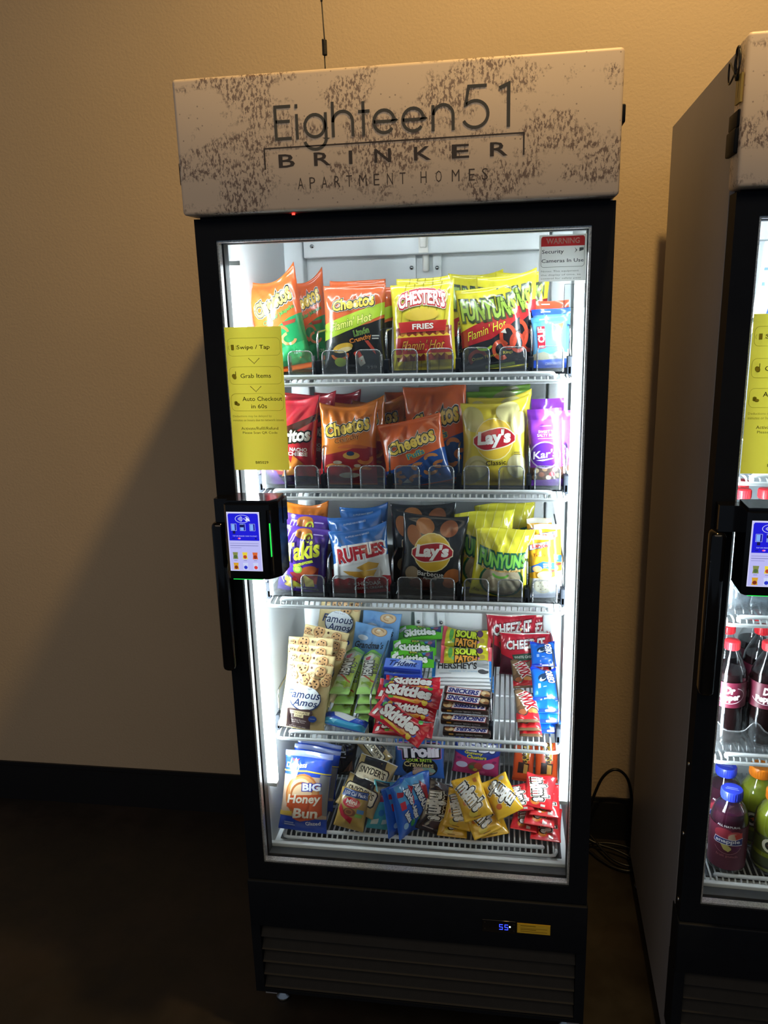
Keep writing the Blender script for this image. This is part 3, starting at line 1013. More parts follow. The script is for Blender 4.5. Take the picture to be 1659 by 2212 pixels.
def display_fridge(loc, rz, label, shelves, lettering, code, stickers=True, tilt=0.0):
    root = empty('display_fridge', loc, rz)
    root.rotation_euler.y = tilt
    tag(root, label, 'fridge', 'display fridges against the wall')
    # outer cabinet: sides, top, back and the machine compartment
    mb = MB()
    for s in (-1, 1):
        xa, xb = sorted((s * 0.317, s * 0.343))
        mb.box((xa, 0.047, 0.06), (xb, 0.64, 1.712), 0)
    mb.box((-0.343, 0.034, 1.712), (0.343, 0.64, 1.900), 0)
    mb.box((-0.317, 0.49, 0.06), (0.317, 0.64, 1.712), 0)
    mb.box((-0.317, 0.06, 0.06), (0.317, 0.49, 0.405), 0)
    mb.build('cabinet', M['side'], root)
    # white liner
    mb = MB()
    for s in (-1, 1):
        xa, xb = sorted((s * 0.311, s * 0.317))
        mb.box((xa, 0.050, 0.405), (xb, 0.485, 1.712), 0)
    mb.box((-0.317, 0.480, 0.405), (0.317, 0.490, 1.712), 0)
    mb.box((-0.317, 0.050, 1.700), (0.317, 0.485, 1.712), 0)
    mb.box((-0.317, 0.050, 0.405), (0.317, 0.485, 0.425), 0)
    mb.box((-0.317, 0.050, 0.425), (0.317, 0.060, 0.452), 0, bev=0.002)
    mb.box((-0.317, 0.060, 0.425), (0.317, 0.070, 0.441), 0, bev=0.002)
    mb.box((-0.311, 0.440, 0.425), (-0.268, 0.480, 1.700), 0, bev=0.004)
    mb.box((0.268, 0.440, 0.425), (0.311, 0.480, 1.700), 0, bev=0.004)
    mb.box((-0.040, 0.468, 0.425), (-0.022, 0.480, 1.66), 0)
    mb.box((0.016, 0.468, 0.425), (0.034, 0.480, 1.66), 0)
    liner = mb.build('inner_liner', M['white'], root)
    mb = MB(); mb.box((-0.300, 0.100, 0.4255), (0.300, 0.440, 0.4285), 0); mb.build('floor_shade_plate', M['floor_shade'], root)  # dark plate added on the liner floor, standing in for shade below the shelf
    mb = MB(); mb.box((-0.262, 0.425, 1.648), (0.262, 0.480, 1.700), 0, bev=0.003); ev = mb.build('evaporator_cover', M['white'], root)
    mb = MB(); mb.prism([(-0.010, 0.420), (0.010, 0.420), (0.010, 0.4255), (-0.010, 0.4255)], 1.650, 1.685); mb.box((-0.007, 0.412, 1.660), (0.007, 0.425, 1.684), 0, bev=0.003)
    mb.build('clip', M['clip'], ev)
    k = MB()
    k.box((-0.007, 0.462, 1.612), (0.007, 0.480, 1.655), 0, bev=0.005)
    k.build('drain_tab', M['clip'], liner)
    for x, y, z in ((-0.031, 0.467, 1.622), (0.025, 0.467, 1.620), (-0.031, 0.467, 0.790), (0.025, 0.467, 0.790), (-0.242, 0.424, 1.672)):
        k = MB(); k.tube([(x, y + 0.001, z), (x, y - 0.003, z)], 0.0042, 0, 12); k.build('screw', M['steel'], liner)
    # light strips in both front corners
    for s in (-1, 1):
        mb = MB()
        xa, xb = sorted((s * 0.2895, s * 0.3100))
        mb.box((xa, 0.066, 0.585), (xb, 0.080, 1.622), 0)
        mb.m[2], mb.m[3] = 2, 1
        st = mb.build('light_strip', [M['led'], M['led_rear'], M['led_rim']], root)
        for z in (0.577, 1.622):
            k = MB(); k.box((xa, 0.066, z), (xb, 0.080, z + 0.008), 0); k.build('end_cap', M['clip'], st)
    mb = MB(); mb.box((-0.27, 0.056, 1.682), (0.27, 0.070, 1.694), 0, bev=0.003); mb.build('light_strip', M['led_top_fill'], root)  # unseen top lamp, added to brighten the upper back wall
    # door
    mb = MB()
    X0, Z0, Z1 = 0.3425, 0.402, 1.695
    for a, b2 in (((-X0, 0, Z0), (-GX, 0.045, Z1)), ((GX, 0, Z0), (X0, 0.045, Z1)), ((-GX, 0, GZ1), (GX, 0.045, Z1)), ((-GX, 0, Z0), (GX, 0.045, GZ0))):
        mb.box(a, b2, 0)
    door = mb.build('door', M['black'], root)
    sp = MB()
    t = 0.0035
    for a, b2 in (((-GX, 0.004, GZ0), (-GX + t, 0.018, GZ1)), ((GX - t, 0.004, GZ0), (GX, 0.018, GZ1)), ((-GX + t, 0.004, GZ1 - t), (GX - t, 0.018, GZ1)), ((-GX + t, 0.004, GZ0), (GX - t, 0.018, GZ0 + t))):
        sp.box(a, b2, 0)
    sp.build('glass_spacer', M['spacer'], door)
    gk = MB()
    t = 0.0045
    for a, b2 in (((-GX, 0.0255, GZ0), (-GX + t, 0.048, GZ1)), ((GX - t, 0.0255, GZ0), (GX, 0.048, GZ1)), ((-GX + t, 0.0255, GZ1 - t), (GX - t, 0.048, GZ1)), ((-GX + t, 0.0255, GZ0), (GX - t, 0.048, GZ0 + t))):
        gk.box(a, b2, 0)
    gk.build('door_gasket', M['gasket'], door)
    gp = MB(); gp.box((-GX, 0.0, GZ0), (GX, 0.0035, GZ1), 0); gp.build('glass_pane', M['glass'], door)
    gp = MB(); gp.box((-GX, 0.0190, GZ0), (GX, 0.0225, GZ1), 0); gp.build('glass_pane', M['glass'], door)
    hb = MB(); hb.box((-0.3470, -0.036, 0.886), (-0.3225, -0.0005, 1.1775), 0, bev=0.009); hb.build('handle', M['black_gloss'], door)
    for z in (0.726, 0.581, 0.437):
        k = MB(); k.tube([(-0.3420, 0.016, z), (-0.3455, 0.016, z)], 0.0035, 0, 12); k.build('screw', M['steel'], door)
    # header
    header(root, lettering)
    mb = MB(); mb.box((-0.335, 0.010, 1.696), (0.335, 0.047, 1.7115), 0); mb.build('hinge_rail', M['black'], root)
    mb = MB(); mb.lathe([(0.0001, -0.0025), (0.0025, -0.0015), (0.0025, 0.0015), (0.0001, 0.0025)], 0, 12)
    mb.build('indicator_light', M['red'], root, (-0.173, 0.0085, 1.6965))
    # machine compartment front
    mb = MB()
    mb.box((-0.345, -0.006, 0.288), (0.345, 0.058, LZ1), 0, bev=0.003)
    mb.box((-0.345, -0.004, LZ0), (-0.326, 0.058, 0.289), 0)
    mb.box((0.326, -0.004, LZ0), (0.345, 0.058, 0.289), 0)
    mb.box((-0.326, 0.045, LZ0), (0.326, 0.058, 0.289), 0)
    mb.box((-0.326, -0.004, LZ0), (0.326, 0.058, 0.126), 0)
    lp = mb.build('lower_panel', M['black'], root)
    for k in range(5):
        z = 0.2865 - 0.0325 * k
        v = MB()
        v.add([(-0.325, 0.022, z), (0.325, 0.022, z), (0.325, -0.003, z - 0.027), (-0.325, -0.003, z - 0.027),
               (-0.325, 0.024, z - 0.002), (0.325, 0.024, z - 0.002), (0.325, -0.001, z - 0.029), (-0.325, -0.001, z - 0.029)],
              [(3, 2, 1, 0), (4, 5, 6, 7), (0, 1, 5, 4), (2, 3, 7, 6), (1, 2, 6, 5), (0, 4, 7, 3)])
        v.build('vent_slat', M['slat'], lp)
    # controller and caution label
    mb = MB(); mb.box((0.140, -0.0085, 0.3265), (0.207, -0.0055, 0.3550), 0, bev=0.001); ct = mb.build('temperature_controller', M['black_gloss'], root)
    d = MB()
    for cx in (0.1775, 0.1880):
        w, h, q = 0.0070, 0.0125, 0.0011
        z = 0.3345
        for a, b2 in (((-w / 2, h - q), (w / 2, h)), ((-w / 2, h / 2), (-w / 2 + q, h)), ((-w / 2, h / 2 - q / 2), (w / 2, h / 2 + q / 2)), ((w / 2 - q, 0), (w / 2, h / 2)), ((-w / 2, 0), (w / 2, q))):
            d.box((cx + a[0], -0.0091, z + a[1]), (cx + b2[0], -0.0084, z + b2[1]), 0)
    d.build('digits', M['blue'], ct)
    d = MB(); d.lathe([(0.0016, 0), (0.0016, 0.0006)], 0, 12); o = d.build('status_dot', M['dot'], ct, (0.1950, -0.0086, 0.3425)); o.rotation_euler = (PI / 2, 0, 0)
    for x, z in ((0.1455, 0.349), (0.1455, 0.334), (0.2030, 0.348), (0.2030, 0.333)):
        d = MB(); d.box((x - 0.0016, -0.0090, z - 0.0014), (x + 0.0016, -0.0084, z + 0.0014), 0); d.build('button', M['slat'], ct)
    mb = MB()
    x0, z0, w, h = 0.2092, 0.3295, 0.0648, 0.0222
    mb.box((x0, -0.0075, z0), (x0 + w, -0.0058, z0 + h), 0, lin('c9a32a'))
    sheet(mb, w, h, [('R', 'd6b43a', -0.97, 0.05, 0.97, 0.95), ('R', '8a6c14', -0.8, 0.76, 0.12, 0.84), ('R', 'a5852a', -0.8, 0.52, 0.82, 0.59), ('R', '8a6c14', -0.8, 0.38, 0.15, 0.45), ('R', 'a5852a', -0.8, 0.18, 0.82, 0.26)],
          -0.0076, x0 + w / 2, z0, 0, 2e-5)
    mb.build('caution_label', M['paper'], root)
    for x in (-0.32, 0.32):
        for y in (0.10, 0.58):
            mb = MB(); mb.lathe([(0.017, 0), (0.017, 0.008), (0.007, 0.014), (0.007, 0.06)], 0, 14, cx=x, cy=y); mb.build('foot', M['steel'], root)
    instruction_sticker(root, code)
    if stickers:
        warning_sticker(root)
    payment_terminal(root)
    for zs, style in shelves:
        sh = wire_shelf(root, zs, style)
        if style == 'cups':
            cup_tray(root, sh, zs)
    return root


F2 = (0.8536, -0.0316, 0.0009)
F2R = math.radians(-1.42)
display_fridge((0, 0, 0), 0, 'black framed display fridge full of snacks under a lettered header', ((1.421, 'trays'), (1.207, 'trays'), (0.987, 'trays'), (0.694, 'dividers'), (0.457, 'plain')), True, 'B85029')
display_fridge(F2, F2R, 'black framed display fridge holding bottled drinks, cut by the picture edge', ((1.500, 'plain'), (1.244, 'cups'), (0.984, 'cups'), (0.707, 'cups'), (0.441, 'plain')), True, 'B85029', False, 0.00125)


# ------------------------------------------------------------------ the packs: one mesh per kind
P = {}


def curl(cx, cy, rx, ry, col, a0=20, a1=300, t=0.09):
    return ('O', col, cx, cy, rx, ry, t, a0, a1)


def cheese_word(cx, cy, tw, th, rot, s='Cheetos'):
    return ('T', 'f1cf58', s, cx, cy, tw, th, {'bold': 0.035, 'rot': rot, 'shear': 0.1, 'grow': 0.12, 'out': [(0.085, 'e9e4da'), (0.062, '17150f')]})


def add_pack(kind, w, h, d, base, cmds, mat='film', **kw):
    P[kind] = pack_mesh(kind, w, h, d, base, cmds, len(P) * 7 + 3, M[mat], **kw)


def add_box(kind, w, h, d, base, cmds, mat='matte_film', **kw):
    P[kind] = box_mesh(kind, w, h, d, base, cmds, M[mat], **kw)


add_pack('jalapeno_puffs_bag', 0.112, 0.178, 0.045, 'd65a20', [
    ('P', '1d7d49', [(-1, 0.06), (1, 0.06), (1, 0.60), (0.5, 0.56), (0.1, 0.50), (-0.4, 0.42), (-1, 0.36)]),
    ('P', '2f9a5c', [(-0.6, 0.10), (0.8, 0.14), (0.9, 0.30), (0.1, 0.26), (-0.5, 0.2)]),
    curl(0.1, 0.40, 0.32, 0.09, 'a9643a', 10, 280, 0.10), curl(0.35, 0.34, 0.30, 0.07, 'c98a5a', 100, 350, 0.09), curl(-0.2, 0.28, 0.3, 0.08, 'b8764a', 20, 250, 0.10),
    ('P', '8c3a2a', [(0.2, 0.52), (0.75, 0.54), (0.7, 0.50), (0.25, 0.48)]),
    ('T', '4ea24a', 'Cheddar Jalapeño', 0.12, 0.60, 1.35, 0.055, {'rot': 20, 'bold': 0.01, 'out': [(0.04, '2a2410')]}),
    cheese_word(-0.05, 0.755, 1.55, 0.155, 22), ('T', 'd8e6d8', '320', 0.55, 0.19, 0.28, 0.03)], ears=(0.05, 0.14, 0.03))
add_pack('lime_curls_bag', 0.126, 0.159, 0.045, 'c65a2c', [
    ('P', '1b1a18', [(-1, 0.0), (1, 0.0), (1, 0.62), (0.6, 0.56), (-1, 0.40)]),
    ('P', 'a6c232', [(-1, 0.36), (0.2, 0.52), (1, 0.66), (1, 0.80), (0.2, 0.70), (-1, 0.55)]),
    ('T', 'eef07a', "Flamin' Hot", -0.05, 0.575, 1.35, 0.095, {'rot': 13, 'shear': 0.25, 'bold': 0.01, 'out': [(0.04, '4a6a18')]}),
    ('T', '2e6e33', 'Limón', 0.28, 0.46, 0.5, 0.065, {'rot': 13, 'bold': 0.015, 'out': [(0.03, 'c4d86a')]}),
    ('T', 'e88c34', 'Crunchy', 0.25, 0.375, 0.72, 0.065, {'rot': 13, 'bold': 0.02, 'out': [(0.035, '3a1a0c')]}),
    cheese_word(0.0, 0.795, 1.35, 0.125, 9),
    ('E', 'd3a93a', -0.35, 0.28, 0.34, 0.05, 12), ('E', 'e5cf9a', -0.3, 0.255, 0.25, 0.03, 12), curl(-0.45, 0.20, 0.3, 0.07, 'd86a2a', 180, 380, 0.09),
    ('P', 'b8402c', [(0.38, 0.36), (0.50, 0.36), (0.68, 0.27), (0.72, 0.20), (0.62, 0.24)]), ('P', 'c83a2a', [(0.0, 0.22), (0.18, 0.25), (0.34, 0.14), (0.2, 0.10)]),
    ('P', 'd8d2c4', [(0.1, 0.15), (0.3, 0.19), (0.36, 0.10), (0.2, 0.07)]), ('E', '9ab03a', -0.45, 0.12, 0.2, 0.05), ('T', 'd8d8d0', '320', 0.55, 0.06, 0.3, 0.03),
    ('R', 'bdbdb8', 0.62, 0.405, 0.84, 0.42), ('R', 'bdbdb8', 0.62, 0.375, 0.82, 0.39)], ears=(0.01, 0.02, 0.0))
ln = [('P', 'a99a22', [(x, 0.0), (x + 0.03, 0.0), (x + 0.53, 1.0), (x + 0.50, 1.0)]) for x in (-1.0, -0.72, -0.44, -0.16, 0.12, 0.40)]
add_pack('fries_bag', 0.128, 0.160, 0.045, 'd7c634', ln + [
    ('P', '8c2f1e', [(-0.88, 0.12), (0.9, 0.12), (0.92, 0.50), (-0.88, 0.50)])] +
    [('P', 'c2762f', [(x, 0.12), (x + 0.10, 0.12), (x + 0.10 + s, 0.48), (x + s, 0.48)]) for x, s in ((-0.8, 0.1), (-0.55, -0.08), (-0.3, 0.12), (0.05, -0.05), (0.35, 0.1), (0.65, 0.05))] +
    [('P', 'f0c23a', [(-0.88, 0.385)] + [(-0.88 + 0.11 * q, 0.385 + (0.035 if q % 2 else 0.008)) for q in range(1, 16)] + [(0.88, 0.385), (0.88, 0.17)] + [(0.88 - 0.11 * q, 0.20 - (0.035 if q % 2 else 0.0)) for q in range(1, 16)] + [(-0.88, 0.17)]),
     ('P', 'b3261f', [(-0.90, 0.20), (0.90, 0.20), (0.90, 0.385), (-0.90, 0.385)]),
     ('T', 'f0a83c', "Flamin' Hot", 0.0, 0.295, 1.35, 0.11, {'shear': 0.35, 'out': [(0.035, '4a120c')]}),
     ('P', 'c2302c', [(-0.72, 0.44), (0.72, 0.44), (0.78, 0.56), (-0.78, 0.56)]), ('P', 'b52622', [(-0.70, 0.45), (0.70, 0.45), (0.74, 0.55), (-0.74, 0.55)]),
     ('T', 'f3efe4', 'FRIES', 0.02, 0.50, 0.66, 0.058, {'bold': 0.03}),
     ('E', 'd9b83a', 0.0, 0.63, 0.55, 0.07), ('T', 'f5f2ea', "CHESTER'S", 0.0, 0.775, 1.45, 0.15, {'bold': 0.035, 'arch': 0.06, 'out': [(0.11, 'f3eee0'), (0.085, 'b3262a')]}),
     ('T', '6a611a', 'SNACKS', -0.42, 0.045, 0.42, 0.025)], ears=(0.0, 0.03, 0.01))
add_pack('hot_rings_bag', 0.132, 0.152, 0.045, 'd6c92f', [
    ('P', '1d191c', [(-1, 0.02), (1, 0.02), (1, 0.62), (0.4, 0.58), (-1, 0.36)]),
    ('P', 'a82024', [(-1, 0.30), (0.0, 0.36), (0.5, 0.46), (1, 0.60), (1, 0.72), (0.3, 0.64), (-1, 0.49)]),
    ('T', 'efd53c', "Flamin' Hot", -0.12, 0.475, 1.25, 0.105, {'rot': 11, 'shear': 0.3, 'out': [(0.03, '4a120c')]}),
    ('O', 'c8442a', 0.52, 0.36, 0.27, 0.15, 0.11), ('O', 'a83a24', 0.78, 0.28, 0.24, 0.12, 0.10), ('O', 'b8482c', 0.25, 0.22, 0.28, 0.12, 0.11, 30, 300),
    ('O', '7a2c20', -0.5, 0.16, 0.3, 0.10, 0.10, 10, 220), ('O', '8fae3a', -0.25, 0.29, 0.25, 0.06, 0.07, 180, 350), ('P', 'c9c4ba', [(0.3, 0.42), (0.45, 0.46), (0.48, 0.40)]),
    ('T', 'c8b83a', 'Onion Flavored Rings', -0.05, 0.165, 1.3, 0.045, {'rot': 4}),
    ('T', '93ae46', 'FUNYUNS', 0.0, 0.74, 1.7, 0.22, {'bold': 0.045, 'shear': -0.05, 'arch': -0.03, 'out': [(0.095, '2f3a1c')]}),
    ('R', '6a7a20', -0.3, 0.03, 0.6, 0.07)], ears=(0.02, 0.05, 0.015))


def bar_pouch(kind, top, body, w, h):
    add_pack(kind, w, h, 0.022, body, [
        ('R', top, -1, 0.90, 1, 1), ('P', 'a9a48c', [(-1, 0.18), (1, 0.18), (1, 0.30), (0.4, 0.33), (0, 0.28), (-0.4, 0.34), (-1, 0.30)]), ('R', '2f56c8', -1, 0, 1, 0.19),
        ('P', 'b32434', [(-0.72, 0.40), (-0.28, 0.40), (-0.28, 0.82), (-0.72, 0.82)]), ('T', 'f5f0ea', 'CLIF', -0.50, 0.66, 0.80, 0.125, {'rot': 90, 'bold': 0.04}),
        ('T', 'f5f0ea', 'BAR', -0.50, 0.435, 0.30, 0.04, {'bold': 0.03}), ('P', 'c8482c', [(0.35, 0.62), (0.55, 0.70), (0.62, 0.62), (0.5, 0.58)]), ('P', '8c5a3c', [(0.2, 0.83), (0.8, 0.86), (0.7, 0.72)]),
        ('T', 'dfe6ee', 'SUSTAINED', 0.15, 0.265, 0.55, 0.035), ('T', 'dfe6ee', 'ENERGY', 0.15, 0.22, 0.42, 0.035), ('T', 'dfe6f8', 'CHOCOLATE', 0.12, 0.115, 0.9, 0.045),
        ('R', 'cfd8f2', -0.55, 0.935, -0.05, 0.955)], creases=8, nu=18, nv=26)


bar_pouch('energy_bar_pouch', '4f94d2', '5aa2d0', 0.067, 0.094)
bar_pouch('energy_bar_pouch_dark', '2348c8', '4f86d0', 0.070, 0.108)
bar_pouch('energy_bar_pouch_red', 'd4502f', 'd4502f', 0.067, 0.121)
add_pack('red_corn_chip_bag', 0.112, 0.168, 0.045, 'b02230', [
    ('P', '3a1216', [(-1, 0.58), (0.1, 0.70), (-0.2, 0.66), (1, 0.84), (1, 0.78), (0.2, 0.62), (-1, 0.46)]), ('R', '2c1a38', -1, 0, 1, 0.12),
    ('P', '6b3a8c', [(-1, 0.0), (-0.1, 0.0), (-0.4, 0.16), (-1, 0.20)]), ('P', 'd68a3a', [(-0.2, 0.10), (0.35, 0.14), (0.05, 0.32)]), ('P', 'c8742c', [(0.1, 0.20), (0.6, 0.26), (0.2, 0.36)]),
    ('P', 'e0a050', [(-0.6, 0.18), (-0.15, 0.16), (-0.35, 0.34)]), ('P', 'e09a4a', [(-0.9, 0.44), (0.3, 0.62), (-0.4, 0.40)]),
    ('T', 'f1ede6', 'Doritos', 0.0, 0.57, 1.55, 0.135, {'bold': 0.04, 'rot': 8, 'shear': 0.15, 'out': [(0.09, '16100f')]}),
    ('T', 'f3ece4', 'NACHO', 0.40, 0.425, 0.60, 0.04, {'bold': 0.035}), ('T', 'f3ece4', 'CHEESE', 0.38, 0.375, 0.66, 0.04, {'bold': 0.035})], ears=(-0.02, 0.07, 0.02))
add_pack('orange_curls_bag', 0.118, 0.155, 0.043, 'df7c26', [
    ('P', 'a31e24', [(-1, 0.02), (1, 0.02), (1, 0.46), (0.5, 0.50), (0.0, 0.44), (-1, 0.36)]),
    curl(0.2, 0.46, 0.55, 0.05, 'c9622a', 10, 170, 0.12), curl(0.62, 0.34, 0.28, 0.08, 'd8803c', 200, 380, 0.12), ('E', 'd8a24a', 0.15, 0.375, 0.30, 0.045), ('E', '2a3a5c', 0.12, 0.40, 0.14, 0.028),
    curl(-0.4, 0.22, 0.4, 0.06, 'd98a44', 20, 170, 0.10), curl(0.5, 0.18, 0.4, 0.06, 'd07a34', 30, 180, 0.10), ('E', 'ded2bc', -0.35, 0.29, 0.16, 0.022), ('E', 'd8c9b0', 0.35, 0.25, 0.12, 0.02), ('E', 'e4dccb', 0.05, 0.13, 0.36, 0.035),
    ('T', '8a3c14', 'Crunchy', 0.0, 0.575, 0.9, 0.075, {'rot': 14, 'bold': 0.02, 'out': [(0.04, 'f0b45c')]}),
    cheese_word(-0.02, 0.725, 1.55, 0.16, 13), ('T', '5c2a10', 'NOT FAKED', 0.6, 0.84, 0.5, 0.025, {'rot': 13})], ears=(0.02, 0.06, 0.04))
add_pack('blue_puffs_bag', 0.130, 0.152, 0.042, 'd8622a', [
    ('P', '1f4f9c', [(-1, 0.02), (1, 0.02), (1, 0.52), (0.45, 0.46), (0.0, 0.36), (-1, 0.30)])] +
    [curl(x, y, 0.22, 0.06, c, a, a + 210, 0.11) for x, y, c, a in ((0.55, 0.40, 'd88a48', 0), (0.1, 0.30, 'd98f50', 40), (-0.45, 0.22, 'cf8446', 90), (0.45, 0.20, 'dd9656', 150), (-0.05, 0.13, 'd08848', 20), (0.78, 0.28, 'c97e40', 60), (-0.72, 0.12, 'd98f50', 200))] +
    [('P', 'd8dde4', [(-0.5, 0.10), (-0.3, 0.15), (-0.2, 0.07)]), ('T', '3f8c9c', 'Puffs', 0.10, 0.485, 0.55, 0.075, {'rot': 12, 'bold': 0.03, 'out': [(0.05, 'e0d04a')]}),
     cheese_word(0.0, 0.67, 1.5, 0.18, 13)], ears=(0.02, 0.03, 0.0))


def wave(cy, hw, hh):
    top = [(hw * (-1 + 2 * q / 12), cy + hh + 0.022 * math.sin(-2.2 + 4.8 * q / 12) - 0.085 * abs(-1 + 2 * q / 12) ** 3) for q in range(13)]
    bot = [(hw * (-1 + 2 * q / 12), cy - hh + 0.022 * math.sin(-2.2 + 4.8 * q / 12) + 0.085 * abs(-1 + 2 * q / 12) ** 3) for q in range(13)]
    return bot + top[::-1]


def ribbon_logo(disc, rib, cy=0.56):
    return [('E', 'efe2a0', 0.0, cy, 0.60, 0.250), ('E', disc, 0.0, cy, 0.57, 0.237), ('P', 'f1e6c8', wave(cy, 0.66, 0.124)), ('P', rib, wave(cy, 0.635, 0.112)),
            ('T', 'f6f3ee', "Lay's", 0.0, cy + 0.005, 0.98, 0.185, {'bold': 0.05, 'rot': 4, 'shear': 0.12})]


add_pack('potato_chip_bag', 0.138, 0.157, 0.048, 'e0cc3c', [
    ('E', 'c9c07a', -0.65, 0.80, 0.32, 0.16, 20), ('E', 'd3cb8c', 0.4, 0.88, 0.36, 0.12, -10), ('E', 'cdc482', 0.75, 0.74, 0.25, 0.13), ('E', 'd6ce96', -0.55, 0.22, 0.38, 0.15), ('E', 'c8c08c', 0.7, 0.24, 0.30, 0.14), ('E', 'bdb47c', -0.72, 0.12, 0.26, 0.10),
    ('O', 'b9b078', -0.5, 0.20, 0.32, 0.12, 0.05), ('R', 'd9bf3a', -0.2, 0.03, 0.3, 0.2)] + ribbon_logo('e8c23c', 'b2222c') +
    [('T', '3a3010', 'Classic', 0.05, 0.285, 0.62, 0.055, {'bold': 0.012, 'rot': 3}), ('R', '8a7a2a', 0.62, 0.40, 0.86, 0.41), ('R', '8a7a2a', 0.62, 0.375, 0.84, 0.385)], ears=(-0.01, 0.09, 0.02), pinch=0.09)
add_pack('green_chip_bag', 0.125, 0.164, 0.045, '7fae3c', [('E', 'a8a878', 0.2, 0.90, 0.4, 0.10, 10), ('E', '9aa06a', -0.5, 0.84, 0.3, 0.10)] + ribbon_logo('e0c23c', 'b2222c', 0.5), ears=(0.0, 0.02, 0.0))
add_pack('nut_mix_pouch', 0.064, 0.148, 0.026, '9b46d2', [
    ('R', '8a38c4', -1, 0.87, 1, 1), ('R', '7a32b0', -1, 0, 1, 0.10), ('R', '5c3a2c', -1, 0.10, 1, 0.26)] +
    [('E', c, x, y, 0.16, 0.03, a) for x, y, c, a in ((-0.6, 0.22, 'd2b48a', 20), (-0.1, 0.24, 'c8a070', -10), (0.5, 0.23, 'dcc4a0', 30), (-0.3, 0.17, '8a4a2c', 0), (0.3, 0.17, 'c22a3a', 15), (0.7, 0.15, 'd8c068', 0), (-0.7, 0.14, 'b88a5a', 40), (0.1, 0.13, 'e0d0b0', 0))] +
    [('E', 'cbb6e2', -0.05, 0.42, 0.90, 0.175), ('E', '5a2896', -0.05, 0.42, 0.82, 0.158), ('T', 'f3eef8', "Kar's", -0.05, 0.435, 1.35, 0.095, {'bold': 0.02, 'shear': 0.2, 'rot': 6}), ('P', 'f3eef8', [(-0.6, 0.355), (0.45, 0.385), (0.4, 0.372), (-0.2, 0.345)]),
     ('T', 'f0e4fa', "SWEET 'N", 0.05, 0.715, 0.9, 0.034, {'bold': 0.02}), ('T', 'f0e4fa', 'SALTY MIX', 0.05, 0.670, 1.05, 0.034, {'bold': 0.02}), ('R', 'd0b0ee', -0.45, 0.625, 0.55, 0.633), ('R', 'd0b0ee', -0.3, 0.78, 0.35, 0.79)], creases=8, nu=18, nv=30, pinch=0.03)
add_pack('purple_rolled_chip_bag', 0.099, 0.141, 0.042, '4a2a8c', [
    ('E', 'b8702c', -0.05, 0.90, 0.35, 0.08), ('P', '8c2f34', [(-0.5, 0.30), (0.5, 0.40), (0.75, 0.42), (0.7, 0.16), (-0.1, 0.14)]), ('E', 'a8542c', 0.3, 0.36, 0.4, 0.07, 20), ('E', '7aa83c', -0.15, 0.37, 0.20, 0.065), ('E', 'b8cc5a', -0.15, 0.37, 0.13, 0.042),
    ('P', 'd8c060', [(0.1, 0.30), (0.55, 0.22), (0.6, 0.12), (0.2, 0.10)]), ('P', 'c8a83c', [(-0.5, 0.22), (-0.15, 0.10), (-0.3, 0.05), (-0.7, 0.10)]), ('E', 'd8303c', -0.25, 0.20, 0.10, 0.03), ('P', 'd6d048', [(-0.65, 0.26), (0.1, 0.10), (0.0, 0.06), (-0.7, 0.18)]),
    ('R', 'cdc7dc', -0.2, 0.055, 0.75, 0.085), ('P', 'b6c23c', [(-0.35, 0.435), (0.45, 0.535), (0.5, 0.50), (-0.3, 0.40)]), ('T', '2c1a50', 'FUEGO', 0.06, 0.468, 0.5, 0.035, {'rot': 10}),
    ('O', 'd6d84a', 0.18, 0.845, 0.17, 0.068, 0.06), ('E', 'd6d84a', 0.18, 0.845, 0.06, 0.022),
    ('T', 'd4d63f', 'Takis', -0.05, 0.655, 1.5, 0.24, {'bold': 0.035, 'rot': 15, 'shear': 0.15, 'out': [(0.07, '352064')]}),
    ('R', 'b9a4e0', 0.35, 0.89, 0.75, 0.905)], ears=(0.02, -0.02, 0.0))
zig = [(-1 + 0.2 * q, 0.47 + (0.028 if q % 2 else 0.0) + 0.010 * q) for q in range(11)]
zag = [(1 - 0.2 * q, 0.245 + (0.028 if q % 2 else 0.0)) for q in range(11)]
add_pack('ridged_chip_bag', 0.120, 0.142, 0.045, '2f69b2', [
    ('P', 'dfe2e4', [(-1, 0.02), (1, 0.02)] + zig[::-1]), ('P', 'a8222c', [(-1, 0.0), (1, 0.0)] + zag),
    ('P', 'd8aa4c', [(-0.1, 0.42), (0.35, 0.50), (0.7, 0.46), (0.62, 0.40), (0.15, 0.36)]), ('P', 'cf9c40', [(-0.6, 0.38), (-0.05, 0.36), (0.5, 0.30), (0.1, 0.25), (-0.35, 0.30)]), ('P', 'dcb25a', [(0.0, 0.36), (0.6, 0.37), (0.45, 0.27), (0.1, 0.29)]),
    ('T', 'b1242f', 'RUFFLES', 0.08, 0.64, 1.62, 0.185, {'bold': 0.05, 'rot': 7, 'grow': -0.12, 'out': [(0.12, 'eef0f2')]}),
    ('T', 'f0e6e4', 'CHEDDAR', 0.20, 0.165, 0.92, 0.06, {'bold': 0.02}), ('T', 'f0e6e4', '& SOUR CREAM', 0.20, 0.095, 1.0, 0.038, {'bold': 0.02}), ('T', 'dfe9f8', 'RUFFLES HAVE RIDGES', 0.0, 0.90, 0.8, 0.025, {'rot': 6})], ears=(-0.02, 0.07, 0.03))
